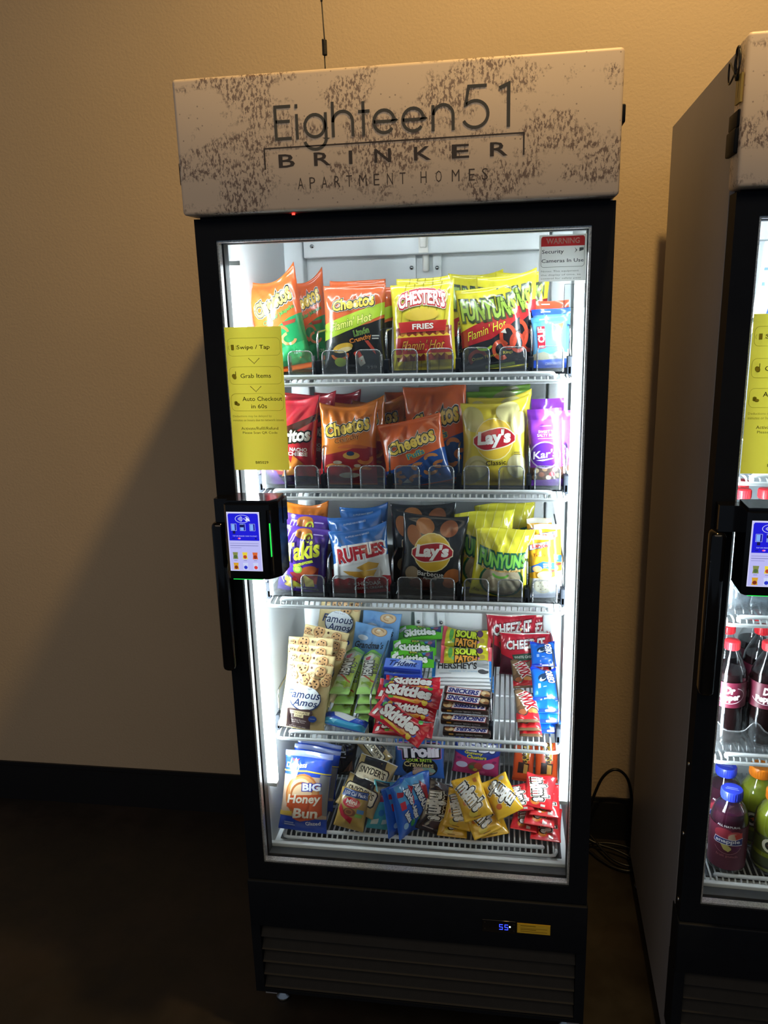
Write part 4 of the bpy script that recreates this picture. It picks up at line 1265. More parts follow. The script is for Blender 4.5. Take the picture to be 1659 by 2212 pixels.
add_pack('barbecue_chip_bag', 0.136, 0.155, 0.045, '2a2a2b', [
    ('E', 'a8683c', -0.62, 0.74, 0.22, 0.14, 30), ('E', 'b8743f', -0.30, 0.87, 0.30, 0.10, -15), ('E', '9a5a36', 0.45, 0.86, 0.28, 0.10, 10), ('E', 'b06a3a', 0.68, 0.26, 0.28, 0.10, 30), ('E', 'a8623c', 0.6, 0.16, 0.2, 0.06), ('E', '9c8a70', -0.6, 0.26, 0.22, 0.09, 30), ('E', '5a2a24', -0.25, 0.12, 0.4, 0.09)] + ribbon_logo('e0b838', 'a8222a', 0.55) +
    [('T', 'eeeeec', 'Barbecue', 0.0, 0.275, 0.82, 0.062, {'bold': 0.01}), ('T', 'd8d8d4', 'Flavored', 0.0, 0.215, 0.4, 0.028, {'shear': 0.2})], ears=(0.03, 0.05, 0.0), cr=0.003)
ln2 = [('P', 'e4de78', [(x, 0.45), (x + 0.025, 0.45), (x + 0.40, 1.0), (x + 0.375, 1.0)]) for x in (-1.2, -0.9, -0.6, -0.3, 0.0, 0.3, 0.6)]
ln2 = [(k, c, [(max(-1, min(1, px)), py) for px, py in pts]) for k, c, pts in ln2 if -1 < pts[2][0]]
add_pack('onion_ring_bag', 0.122, 0.145, 0.045, 'd8d034', ln2 + [
    ('E', '2d6a4a', 0.05, 0.27, 0.78, 0.26), ('E', 'b0a48a', 0.05, 0.27, 0.70, 0.235), ('O', 'd0c8ac', -0.2, 0.22, 0.28, 0.12, 0.12), ('O', 'c4b998', 0.38, 0.24, 0.28, 0.12, 0.12), ('O', 'bfb28e', 0.1, 0.14, 0.26, 0.08, 0.10), ('O', '6fb04a', 0.0, 0.37, 0.3, 0.07, 0.08, 180, 360),
    ('P', 'd9c37c', [(-0.7, 0.43), (0.0, 0.39), (0.7, 0.43), (0.72, 0.49), (0.0, 0.45), (-0.72, 0.49)]), ('T', '8a4a24', 'Onion Flavored Rings', 0.0, 0.44, 1.25, 0.036, {'bold': 0.01, 'arch': -0.03}),
    ('T', '77b84e', 'FUNYUNS', 0.02, 0.60, 1.6, 0.18, {'bold': 0.05, 'arch': -0.05, 'grow': -0.1, 'out': [(0.11, '1f5a46')]}),
    ('T', '4a4a1a', '320', -0.78, 0.09, 0.22, 0.035, {'rot': -20})], ears=(-0.03, 0.05, -0.01))
add_pack('cracker_pack', 0.052, 0.132, 0.026, 'efb22c', [
    ('R', 'd9d4c4', -1, 0.93, 1, 1), ('R', 'bfc4d8', -1, 0, 1, 0.07), ('P', 'd8dce6', [(-1, 0.07), (1, 0.07), (1, 0.34), (-1, 0.34)]), ('E', 'e6dcc0', 0.0, 0.21, 0.72, 0.125)] +
    [('E', '8a7a58', 0.36 * math.cos(a) , 0.21 + 0.062 * math.sin(a), 0.05, 0.008) for a in [q * PI / 3 for q in range(6)]] + [('E', '8a7a58', 0, 0.21, 0.05, 0.008),
    ('P', '2a5ab8', [(-0.95, 0.42), (0.2, 0.50), (0.95, 0.46), (0.95, 0.56), (0.1, 0.60), (-0.95, 0.52)]), ('E', 'd8b47a', -0.35, 0.49, 0.36, 0.05), ('E', 'f0d8a0', 0.15, 0.39, 0.55, 0.06), ('T', 'e8eefc', 'PEANUT', 0.42, 0.555, 0.62, 0.025, {'bold': 0.02}), ('T', 'e8eefc', 'BUTTER', 0.42, 0.52, 0.6, 0.025, {'bold': 0.02}), ('E', 'c8342c', 0.72, 0.44, 0.2, 0.02),
    ('P', '2c4a9c', [(-0.85, 0.775), (0.7, 0.835), (0.7, 0.91), (-0.85, 0.855)]), ('P', 'f6efdc', [(-0.80, 0.785), (0.65, 0.84), (0.65, 0.902), (-0.80, 0.85)]), ('T', 'c8343a', 'Lance', -0.06, 0.845, 1.15, 0.058, {'bold': 0.04, 'rot': 5}),
    ('T', '8a3a1e', 'Toasty', -0.1, 0.70, 0.95, 0.055, {'bold': 0.02})], creases=8, nu=16, nv=30, pinch=0.03)
ck = []
for x, y, r in ((-0.84, 0.90, 0.17), (-0.30, 0.93, 0.26), (0.52, 0.90, 0.22), (0.86, 0.83, 0.16), (-0.60, 0.80, 0.17), (-0.12, 0.765, 0.24), (0.22, 0.83, 0.13), (0.34, 0.70, 0.25), (0.78, 0.74, 0.17)):
    ck.append(('E', '9a6a44', x, y, r, r * 0.34 * 1.1))
    ck.append(('E', 'd3a672', x, y, r * 0.92, r * 0.34))
    for q in range(5):
        a = q * 2.4 + x * 9
        ck.append(('E', '3c241a', x + r * 0.5 * math.cos(a), y + r * 0.19 * math.sin(a), r * 0.16, r * 0.055))
ck += [('E', '4a2c1e', x, y, 0.05, 0.014) for x, y in ((-0.62, 0.90), (0.16, 0.92), (0.1, 0.74), (-0.35, 0.69), (0.55, 0.78))]
ck = [c for c in ck if abs(c[2]) + c[4] < 1.02 or True]
add_pack('cookie_bag', 0.102, 0.142, 0.028, 'e3cd96', ck + [
    ('E', '22386a', 0.08, 0.475, 0.66, 0.185), ('E', 'e8edf0', 0.08, 0.483, 0.63, 0.175),
    ('T', '1f3260', 'Famous', 0.02, 0.535, 1.35, 0.115, {'bold': 0.012, 'shear': 0.28, 'rot': 2}), ('T', '1f3260', 'Amos', 0.12, 0.415, 1.0, 0.105, {'bold': 0.012, 'shear': 0.28, 'rot': 2}), ('T', '4a5a80', 'SINCE 1975', 0.05, 0.625, 0.5, 0.018),
    ('P', '4a3636', [(-0.62, 0.03), (0.42, 0.03), (0.46, 0.30), (0.3, 0.325), (-0.1, 0.31), (-0.5, 0.325), (-0.64, 0.30)]), ('P', 'e6d6a8', [(-0.52, 0.245), (0.34, 0.245), (0.36, 0.288), (-0.52, 0.288)]), ('P', 'e6d6a8', [(-0.28, 0.20), (0.12, 0.20), (0.12, 0.246), (-0.28, 0.246)]),
    ('T', '4a3636', 'CHOCOLATE', -0.09, 0.266, 0.74, 0.026, {'bold': 0.01}), ('T', '4a3636', 'CHIP', -0.08, 0.222, 0.3, 0.026, {'bold': 0.01}),
    ('T', 'e0d4cc', 'Bite-Size Cookies', -0.08, 0.160, 0.66, 0.022), ('T', 'e0d4cc', 'with Big Taste', -0.08, 0.130, 0.56, 0.022), ('T', 'e0d4cc', 'NET WT 2 OZ (56g)', -0.12, 0.070, 0.7, 0.020), ('E', '2a4a9c', 0.50, 0.20, 0.17, 0.045), ('R', 'c8d0e8', 0.40, 0.20, 0.60, 0.206)], mat='matte_film', creases=9)
add_pack('blue_cookie_bag', 0.094, 0.126, 0.028, '6f9fd2', [
    ('E', 'a87c54', 0.35, 0.90, 0.42, 0.09), ('E', 'd6b890', 0.35, 0.905, 0.38, 0.08), ('O', 'b48c62', 0.35, 0.905, 0.26, 0.055, 0.06, 0, 280), ('E', 'e8ddc8', 0.32, 0.93, 0.10, 0.02), ('E', 'd8e2ee', -0.45, 0.74, 0.28, 0.05),
    ('T', '2a2a34', "Grandma's", -0.05, 0.62, 1.55, 0.13, {'bold': 0.015, 'shear': 0.3, 'rot': 6}), ('T', '4a72b4', 'PEANUT BUTTER', -0.35, 0.82, 0.6, 0.025, {'arch': 0.02})], mat='matte_film', creases=9)
add_pack('sour_straw_pack', 0.042, 0.180, 0.016, 'c4dca4', [
    ('R', 'a9dc7c', -1, 0, 1, 0.10), ('R', '7ac04a', -1, 0.90, 1, 1), ('P', 'e4e4dc', [(-0.8, 0.30), (0.0, 0.30), (0.2, 0.86), (-0.8, 0.86)]), ('R', 'b8cf5c', 0.2, 0.12, 0.9, 0.80), ('P', 'c84a5c', [(-0.7, 0.82), (-0.1, 0.84), (-0.2, 0.74), (-0.6, 0.72)]), ('P', '5a8ac8', [(0.4, 0.80), (0.55, 0.86), (-0.2, 0.66), (-0.3, 0.66)]), ('P', 'b85a3c', [(-0.8, 0.36), (0.8, 0.18), (0.8, 0.21), (-0.8, 0.40)]),
    ('T', '2c2a24', 'SOUR', 0.50, 0.50, 2.2, 0.075, {'rot': -90, 'bold': 0.03, 'out': [(0.06, 'b6d23c')]}), ('T', 'f2f2ea', 'PUNCH', -0.15, 0.53, 3.0, 0.10, {'rot': -90, 'bold': 0.045, 'out': [(0.12, '25221c')]}), ('R', '8cae3c', -0.6, 0.14, 0.5, 0.20)], creases=8, nu=14, nv=40, p=4, puff=0.3, seal=0.07)
add_pack('rice_treat', 0.094, 0.044, 0.024, '2352c8', [
    ('R', '3aa6d8', -1, 0, 1, 0.36), ('P', 'dfe6ee', [(-0.62, 0.98), (0.55, 0.96), (0.2, 0.42), (-0.05, 0.46), (-0.5, 0.62)]), ('T', 'cfe0f8', 'original', 0.66, 0.72, 0.36, 0.12), ('P', '7ad0ee', [(-0.6, 0.2), (-0.3, 0.34), (-0.45, 0.05)])], axis='u', p=4, puff=0.3, seal=0.04, creases=14)
add_pack('green_candy_pouch', 0.103, 0.052, 0.020, '58b52c', [
    ('P', '2a3a6a', [(0.35, 1), (0.95, 1), (0.95, 0.45), (0.5, 0.6)]), ('E', '8a4a6a', 0.7, 0.75, 0.12, 0.12), ('E', '3a8ac8', 0.55, 0.8, 0.08, 0.09), ('P', 'f0f0ea', [(-0.95, 0.75), (-0.65, 0.95), (-0.6, 0.6), (-0.9, 0.5)]),
    ('T', 'f4f6f0', 'Skittles', 0.0, 0.42, 1.35, 0.46, {'bold': 0.05, 'rot': 5, 'out': [(0.10, '2c5a1c')]}), ('P', '243a18', [(-0.15, 0.76), (0.25, 0.80), (0.25, 0.98), (-0.15, 0.94)]), ('T', 'e0e03c', 'SOUR', 0.05, 0.87, 0.32, 0.13, {'bold': 0.03})], axis='u', seal=0.05, creases=12)
add_box('gum_pack', 0.081, 0.040, 0.015, '2444c0', [
    ('R', '6485de', -0.97, 0.05, 0.97, 0.95), ('P', 'd6e0f4', [(-0.15, 0.95), (0.25, 0.95), (0.85, 0.55), (0.4, 0.5), (-0.5, 0.1)]), ('T', '1a2c66', 'Trident', 0.0, 0.52, 1.5, 0.50, {'bold': 0.03, 'shear': 0.25})], side_cmds=[('R', '5a78e0', -0.4, 0.6, 0.9, 0.7), ('R', '16309c', -1, 0.42, 1, 0.5)])
add_pack('red_candy_pouch', 0.120, 0.048, 0.022, 'c41c30', [
    ('P', '3a2a6a', [(-0.88, 0.98), (-0.45, 0.98), (-0.55, 0.6), (-0.85, 0.55)]), ('E', '4aa84a', -0.72, 0.72, 0.10, 0.13), ('E', 'd8a03a', -0.62, 0.88, 0.08, 0.1), ('P', 'e0b03a', [(-0.6, 0.16), (0.3, 0.04), (0.55, 0.22), (0.1, 0.16), (-0.55, 0.30)]), ('E', '5aa83c', -0.52, 0.22, 0.09, 0.12), ('E', 'e08a2c', 0.32, 0.17, 0.10, 0.13), ('E', 'e8c83a', 0.55, 0.14, 0.09, 0.12), ('E', '3c5ab8', 0.66, 0.30, 0.08, 0.11), ('E', '4aa84a', 0.62, 0.9, 0.08, 0.1),
    ('T', 'f5f3f0', 'Skittles', 0.0, 0.55, 1.35, 0.50, {'bold': 0.055, 'shear': 0.08, 'out': [(0.07, '6a0e1c')]}), ('P', 'e8e4e0', [(-0.92, 0.12), (-0.80, 0.12), (-0.77, 0.38), (-0.86, 0.42)])], axis='u', seal=0.05, creases=14, cr=0.003)
add_pack('sour_candy_pouch', 0.114, 0.055, 0.022, 'dcd22e', [
    ('R', 'e8606a', -1, 0, -0.86, 1), ('R', 'e8606a', 0.86, 0, 1, 1), ('P', 'e88a4a', [(-0.86, 0), (-0.78, 0.2), (-0.86, 0.35), (-0.76, 0.55), (-0.86, 0.7), (-0.78, 0.9), (-0.86, 1)]), ('P', 'e88a4a', [(0.86, 0), (0.78, 0.2), (0.86, 0.35), (0.76, 0.55), (0.86, 0.7), (0.78, 0.9), (0.86, 1)]),
    ('E', '5aa24a', -0.62, 0.55, 0.09, 0.3), ('E', '7aba6a', -0.45, 0.25, 0.12, 0.1, 20), ('E', 'b8a04a', 0.62, 0.4, 0.12, 0.14), ('E', '5a3a5c', 0.52, 0.75, 0.13, 0.2), ('E', 'd88ab0', 0.45, 0.28, 0.1, 0.08, 30),
    ('T', 'c8da3c', 'SOUR', 0.0, 0.60, 0.82, 0.36, {'bold': 0.06, 'out': [(0.12, '1c1c14')]}), ('T', 'e8a040', 'PATCH', 0.0, 0.20, 0.82, 0.28, {'bold': 0.06, 'out': [(0.12, '1c1c14')]})], axis='u', seal=0.05, creases=14)
add_pack('white_chocolate_bar', 0.128, 0.055, 0.010, 'e6e8ea', [
    ('R', '2a86d8', -1, 0, -0.88, 1), ('R', '2a86d8', 0.92, 0, 1, 1), ('P', 'a6a8aa', [(0.5, 0.98), (0.9, 0.98), (0.9, 0.5), (0.35, 0.62)]), ('E', '4a4a4e', 0.72, 0.30, 0.18, 0.17), ('T', '1f1d20', "HERSHEY'S", -0.15, 0.66, 1.3, 0.42, {'bold': 0.03}),
    ('T', '7ab4d8', 'cookies ’n’ creme', 0.05, 0.30, 0.95, 0.12, {'shear': 0.2}), ('R', 'b0b2b4', -0.75, 0.12, -0.35, 0.17)], 'matte_film', axis='u', p=5, puff=0.2, seal=0.04, creases=6)


def nougat(kind, turned):
    r = 180 if turned else 0
    s = -1 if turned else 1

    def m(x, y):
        return s * x, (1 - y if turned else y)

    def pl(pts):
        return [m(*q) for q in pts]
    add_box(kind, 0.097, 0.026, 0.013, '2c1c18', [
        ('P', 'a42430', pl([(-0.9, 0.06), (0.5, 0.06), (0.58, 0.94), (-0.86, 0.94)])), ('P', 'ece9ea', pl([(-0.88, 0.14), (0.48, 0.14), (0.55, 0.88), (-0.84, 0.88)])),
        ('T', '24287c', 'SATISFIES' if turned and kind.endswith('x') else 'SNICKERS', s * -0.18, 0.5, 1.22, 0.52, {'bold': 0.05, 'shear': 0.2, 'rot': r}),
        ('E', 'c8a070', m(0.72, 0.55)[0], m(0.72, 0.55)[1], 0.20, 0.34), ('E', 'e6cfa4', m(0.66, 0.6)[0], m(0.66, 0.6)[1], 0.09, 0.18), ('E', '7a4a2a', m(0.80, 0.35)[0], m(0.8, 0.35)[1], 0.12, 0.16)],
        side_cmds=[('T', 'c9c4c0', 'PEANUTS, CARAMEL, NOUGAT', 0.1, 0.55, 1.1, 0.34, {'rot': r, 'bold': 0.02}), ('R', 'd8a03a', -0.74, 0.4, -0.55, 0.7), ('R', '8a8684', -0.95, 0.06, 0.95, 0.12)], bev=0.0035)


nougat('nougat_bar', False)
nougat('nougat_bar_turned', True)
nougat('nougat_bar_turned_x', True)
add_pack('cheese_cracker_bag', 0.114, 0.132, 0.034, 'bd2034', [
    ('P', '5a1a2c', [(-1, 0.0), (-0.1, 0.0), (-0.5, 0.4), (-1, 0.5)]), ('P', '2f4a3c', [(-0.5, 0.50), (0.7, 0.60), (0.8, 0.44), (-0.4, 0.34)]), ('T', 'e8e6da', 'WHITE CHEDDAR', 0.12, 0.47, 1.05, 0.06, {'rot': 8, 'bold': 0.01}),
    ('P', 'c8a44a', [(0.5, 0.3), (0.75, 0.4), (0.65, 0.2)]), ('T', 'f2efec', 'CHEEZ-IT', 0.05, 0.755, 1.55, 0.185, {'bold': 0.035, 'rot': 8, 'shear': 0.12, 'out': [(0.07, '7a1020')]}), ('P', 'e8a83a', [(0.38, 0.70), (0.46, 0.71), (0.45, 0.76), (0.37, 0.75)]), ('R', 'ded6cc', -1, 0.975, 1, 1.0)], ears=(0.01, 0.02, 0.0))
add_pack('caramel_bar', 0.047, 0.098, 0.016, '6e5138', [
    ('R', 'c8242c', -1, 0.06, 1, 0.24), ('E', '4a3a34', -0.4, 0.24, 0.46, 0.10), ('E', 'a8603a', -0.4, 0.25, 0.38, 0.08), ('E', 'd08a4a', 0.5, 0.26, 0.42, 0.07), ('P', '8a6a4a', [(-0.9, 0.95), (-0.3, 0.95), (-0.6, 0.45), (-0.9, 0.4)]),
    ('T', 'a8222c', 'TWIX', 0.12, 0.62, 2.3, 0.23, {'rot': -72, 'bold': 0.05, 'out': [(0.10, 'e8ded4')]})], creases=12, nu=14, nv=26, p=4, puff=0.3)


def cookie_pack(kind, rot):
    add_pack(kind, 0.054, 0.088, 0.024, '1c6cd8', [
        ('R', '1a3cc8', -1, 0.90, 1, 1), ('R', '1a3cc8', -1, 0, 1, 0.08), ('E', '22344c', -0.05, 0.60, 0.48, 0.12, 30), ('E', 'e8eef4', -0.12, 0.57, 0.36, 0.055, 40), ('E', '22344c', -0.05, 0.60, 0.24, 0.05, 40),
        ('T', 'f2f5fa', 'OREO', 0.45, 0.62, 1.25, 0.15, {'rot': rot, 'bold': 0.05, 'out': [(0.10, '0f2a6c')]}), ('P', 'd85a6a', [(0.1, 0.86), (0.5, 0.88), (0.4, 0.80)]), ('R', 'a8c8f0', -0.55, 0.30, -0.35, 0.42), ('R', 'a8c8f0', -0.15, 0.30, 0.10, 0.33),
        ('R', 'b8c4f0', -0.15, 0.02, 0.35, 0.06)], creases=12, nu=16, nv=26, p=3.5, puff=0.35)


cookie_pack('sandwich_cookie_pack', -80)
cookie_pack('sandwich_cookie_pack_turned', 95)
add_pack('honey_bun_pack', 0.105, 0.150, 0.038, '2348b4', [
    ('R', '7f8ab8', -1, 0.93, 1, 1), ('R', 'c4a890', -0.98, 0.18, 0.98, 0.70), ('P', '8a8a90', [(0.55, 0.25), (0.98, 0.22), (0.98, 0.72), (0.6, 0.74)]), ('E', 'b8723c', -0.08, 0.46, 0.74, 0.27), ('E', 'cf945a', -0.08, 0.47, 0.66, 0.235), ('E', 'e2c09a', -0.15, 0.52, 0.48, 0.15), ('O', 'a8683a', -0.1, 0.46, 0.5, 0.17, 0.08, 20, 300),
    ('P', 'e0c84a', [(-1, 0.735), (0, 0.755), (1, 0.735), (1, 0.75), (0, 0.772), (-1, 0.752)]), ('P', 'd8b44a', [(-1, 0.18), (-0.45, 0.20), (-0.45, 0.25), (-1, 0.235)]),
    ('P', 'c4542a', [(-0.68, 0.44), (0.75, 0.50), (0.8, 0.24), (0.5, 0.18), (-0.1, 0.13), (-0.4, 0.16), (-0.35, 0.26), (-0.72, 0.30)]),
    ('T', 'eef0fa', 'BIG', 0.28, 0.575, 0.72, 0.085, {'bold': 0.045, 'rot': 4, 'out': [(0.07, '2a2f9c')]}), ('T', 'f5ead4', 'Honey', 0.0, 0.405, 1.35, 0.135, {'bold': 0.03, 'shear': 0.2, 'rot': 5}), ('T', 'f5ead4', 'Bun', 0.12, 0.245, 0.98, 0.115, {'bold': 0.03, 'shear': 0.2, 'rot': 5}),
    ('T', 'eceef8', 'Glazed', 0.45, 0.125, 0.6, 0.045, {'bold': 0.02, 'rot': 5}), ('T', 'f0f2fc', 'Duchess', -0.45, 0.825, 0.85, 0.06, {'bold': 0.02, 'shear': 0.2, 'rot': 3}), ('P', 'd84a4a', [(-0.62, 0.865), (-0.42, 0.868), (-0.38, 0.90), (-0.46, 0.885), (-0.52, 0.905), (-0.57, 0.885), (-0.66, 0.90)]), ('R', 'a8b4dc', -0.75, 0.10, -0.35, 0.115), ('R', 'a8b4dc', -0.75, 0.075, -0.3, 0.09)], creases=14, cr=0.003)
add_pack('dark_snack_pack', 0.049, 0.078, 0.024, '1c1a1e', [('R', 'b8b8bc', -0.8, 0.7, -0.2, 0.74), ('R', 'b8b8bc', -0.8, 0.55, -0.1, 0.58), ('P', '5a3a2c', [(-0.2, 0.1), (0.8, 0.2), (0.6, 0.5)])])
add_pack('pretzel_bag', 0.088, 0.078, 0.026, 'b99f66', [
    ('P', '26242a', [(-0.75, 0.98), (0.45, 0.98), (0.6, 0.6), (-0.6, 0.6)]), ('P', '25221e', [(-0.9, 0.32), (-0.8, 0.24), (0.75, 0.24), (0.85, 0.32), (0.85, 0.66), (0.75, 0.74), (-0.8, 0.74), (-0.9, 0.66)]), ('P', 'e4d8b8', [(-0.84, 0.34), (-0.76, 0.28), (0.71, 0.28), (0.79, 0.34), (0.79, 0.64), (0.71, 0.70), (-0.76, 0.70), (-0.84, 0.64)]),
    ('T', '211d1a', "SNYDER'S", -0.02, 0.53, 1.4, 0.19, {'bold': 0.02, 'arch': 0.03}), ('T', '5a5048', 'OF HANOVER', -0.02, 0.36, 0.75, 0.07), ('R', 'd8d4c8', -1, 0.97, 1, 1)], creases=12, nu=20, nv=20)
add_pack('mini_pretzel_bag', 0.065, 0.076, 0.028, 'b8974e', [
    ('P', '2c4a86', [(-0.9, 0.80), (0.9, 0.80), (0.8, 0.98), (-0.8, 0.98)]), ('T', 'e8ecf6', '100 Cal Pack', 0.0, 0.885, 1.45, 0.085, {'bold': 0.02}), ('E', 'c02438', -0.1, 0.66, 0.62, 0.13), ('T', 'f6eeea', 'Mini', -0.1, 0.685, 0.72, 0.11, {'bold': 0.02, 'shear': 0.1}), ('T', 'f2dcd8', 'Pretzels', -0.1, 0.60, 0.5, 0.05), ('E', '7a4a2c', -0.1, 0.43, 0.42, 0.10), ('O', 'a86a3a', -0.15, 0.43, 0.28, 0.08, 0.08),
    ('R', '5a8ab8', 0.38, 0.44, 0.82, 0.54), ('R', '7aa84a', 0.30, 0.34, 0.75, 0.42), ('P', 'b02034', [(-0.85, 0.45), (-0.6, 0.30), (0.1, 0.14), (0.2, 0.30), (-0.4, 0.36), (-0.8, 0.6)])], creases=14, nu=18, nv=20)
add_pack('turquoise_bites_bag', 0.056, 0.096, 0.024, '4ab0bc', [
    ('P', '1f3038', [(-0.9, 0.98), (0.1, 0.98), (0.2, 0.66), (-0.6, 0.6)]), ('P', 'a82438', [(-0.7, 0.70), (0.1, 0.74), (0.1, 0.60), (-0.5, 0.58)]), ('T', 'e8d040', 'bites', 0.25, 0.48, 0.9, 0.11, {'rot': -78, 'bold': 0.05, 'out': [(0.08, '1c2a30')]}), ('E', '3a8ac8', -0.2, 0.36, 0.22, 0.07), ('P', 'd8e0d0', [(-0.8, 0.2), (-0.3, 0.24), (-0.3, 0.12), (-0.8, 0.1)]), ('P', 'c8dcd8', [(0.0, 0.22), (0.4, 0.24), (0.4, 0.14), (0.0, 0.12)])], creases=12, nu=18, nv=24)
add_pack('blue_bites_bag', 0.074, 0.112, 0.024, '2a66cc', [
    ('P', '5aa8e4', [(-0.8, 0.98), (0.6, 0.98), (0.3, 0.6), (-0.7, 0.55)]), ('P', 'b02c40', [(0.1, 0.90), (0.6, 0.78), (0.7, 0.5), (0.3, 0.6)]), ('P', 'b02c40', [(-0.7, 0.86), (-0.3, 0.82), (-0.4, 0.74), (-0.75, 0.76)]), ('T', 'f2f5fb', 'AIRHEADS', 0.14, 0.62, 1.55, 0.12, {'rot': -68, 'bold': 0.05, 'out': [(0.10, '16264c')]}),
    ('P', 'c83048', [(-0.7, 0.52), (-0.35, 0.52), (-0.35, 0.66), (-0.7, 0.66)]), ('T', 'f4f6fb', 'bites', -0.30, 0.36, 0.62, 0.10, {'rot': -68, 'bold': 0.05, 'out': [(0.08, '16264c')]}), ('E', '9cc8ec', -0.55, 0.22, 0.18, 0.06), ('E', '4aa860', 0.0, 0.20, 0.18, 0.06), ('E', '3a7ad8', 0.3, 0.14, 0.18, 0.06), ('E', 'c8405c', 0.55, 0.24, 0.15, 0.05)], creases=12, nu=20, nv=26)


def letters_pouch(kind, base, w, h, rot, extra, fill_c='f4f2ee', line_c='20180f'):
    a = extra + [('T', fill_c, "m&m's", 0.0, 0.54, 1.75, 0.36, {'rot': rot, 'bold': 0.045, 'out': [(0.11, 'f2ead8'), (0.075, line_c)]})]
    add_pack(kind, w, h, 0.022, base, a, creases=12, nu=18, nv=24, seal=0.06)


letters_pouch('dark_candy_pouch', '2c1a1a', 0.063, 0.104, -78, [('E', '4a2c28', 0.2, 0.2, 0.4, 0.1), ('R', 'b8a8a4', -0.6, 0.08, 0.2, 0.10)])
spots = [('E', 'b8342c', -0.55, 0.66, 0.12, 0.06), ('E', '3f9a48', -0.45, 0.52, 0.12, 0.06), ('E', 'd8762c', -0.62, 0.40, 0.11, 0.05), ('R', 'c8722c', 0.45, 0.80, 0.7, 0.90)]
letters_pouch('yellow_candy_pouch', 'eab52a', 0.062, 0.082, -70, spots + [('E', 'e8c84a', -0.25, 0.14, 0.3, 0.08), ('R', 'a8803a', -0.3, 0.05, 0.2, 0.07)])
letters_pouch('yellow_candy_pouch_turned', 'eab52a', 0.062, 0.082, 118, [('E', 'b8342c', 0.55, 0.46, 0.12, 0.06), ('E', '3f9a48', 0.5, 0.60, 0.12, 0.06), ('E', 'c8602c', -0.5, 0.28, 0.2, 0.07), ('E', 'd8d0c0', 0.55, 0.9, 0.2, 0.05)])
letters_pouch('scarlet_candy_pouch', 'd02a30', 0.063, 0.082, -78, [('E', '3a4a9c', -0.45, 0.50, 0.14, 0.06), ('E', '5a8ac8', -0.5, 0.62, 0.11, 0.05), ('E', 'c8a03a', -0.4, 0.74, 0.11, 0.05), ('E', 'c8702c', -0.2, 0.16, 0.3, 0.08), ('R', 'd8c8c0', 0.2, 0.06, 0.5, 0.12)])
add_pack('gummy_crawler_bag', 0.121, 0.120, 0.030, '2f62b0', [
    ('E', '1c1c20', 0.05, 0.30, 0.72, 0.30), ('E', 'b89a90', 0.2, 0.22, 0.45, 0.16), ('E', 'd8b4a0', 0.05, 0.18, 0.35, 0.08, 20), ('E', '9ab8a8', 0.4, 0.26, 0.3, 0.07, -25),
    ('T', 'f0e6ee', 'Trolli', 0.0, 0.72, 1.5, 0.28, {'bold': 0.06, 'rot': 5, 'out': [(0.13, 'd86aa4'), (0.10, '1c1a22')]}), ('T', 'b4d64a', 'SOUR BRITE', 0.0, 0.49, 1.05, 0.075, {'bold': 0.03, 'rot': 3, 'out': [(0.06, '1c1c20')]}), ('T', 'd8c48a', 'Crawlers', 0.0, 0.38, 1.2, 0.13, {'bold': 0.02, 'out': [(0.06, '1c1c20')]})], creases=10, nu=22, nv=24)
add_pack('gummy_cluster_bag', 0.111, 0.115, 0.030, 'c43a70', [
    ('P', '1f3f9c', [(-1, 1), (1, 1), (1, 0.62), (0.5, 0.50), (0, 0.46), (-0.5, 0.52), (-1, 0.60)]), ('T', 'eef0fa', 'NERDS', 0.0, 0.80, 1.5, 0.20, {'bold': 0.06, 'out': [(0.10, '14286c')]}), ('T', 'e8dc4a', 'Gummy', -0.15, 0.635, 0.8, 0.09, {'bold': 0.03, 'out': [(0.05, '14286c')]}), ('T', 'e8dc4a', 'Clusters', 0.0, 0.545, 0.85, 0.09, {'bold': 0.03, 'out': [(0.05, '14286c')]}),
    ('E', 'd8d0ea', -0.62, 0.28, 0.26, 0.09, 15), ('E', 'd8d0ea', 0.55, 0.32, 0.26, 0.09, 15), ('E', '7a4a3a', -0.05, 0.26, 0.3, 0.15), ('E', 'b84a3c', 0.1, 0.30, 0.18, 0.11), ('E', '4a7a3c', -0.18, 0.25, 0.1, 0.06), ('E', 'c8a03a', -0.02, 0.18, 0.1, 0.05), ('E', '8c2a5c', -0.75, 0.46, 0.1, 0.04), ('E', '8c2a5c', 0.78, 0.44, 0.1, 0.04), ('E', 'e05a8c', 0.3, 0.12, 0.12, 0.05)], creases=8, nu=22, nv=24)
add_pack('peanut_cup_pack', 0.050, 0.088, 0.018, 'd8501f', [
    ('P', 'e8b83a', [(-0.2, 0.98), (0.5, 0.98), (0.5, 0.62), (0.1, 0.55)]), ('T', '3a1c12', "Reese's", 0.1, 0.74, 1.7, 0.16, {'rot': -82, 'bold': 0.04, 'out': [(0.07, 'e8c84a')]}), ('P', '2c1a14', [(-0.55, 0.22), (0.5, 0.22), (0.55, 0.48), (-0.5, 0.50)]), ('P', 'c8954a', [(0.0, 0.22), (0.42, 0.22), (0.45, 0.44), (0.05, 0.46)]), ('R', 'b03a18', -1, 0.0, 1, 0.08)], creases=8, nu=16, nv=24, p=4, puff=0.3)


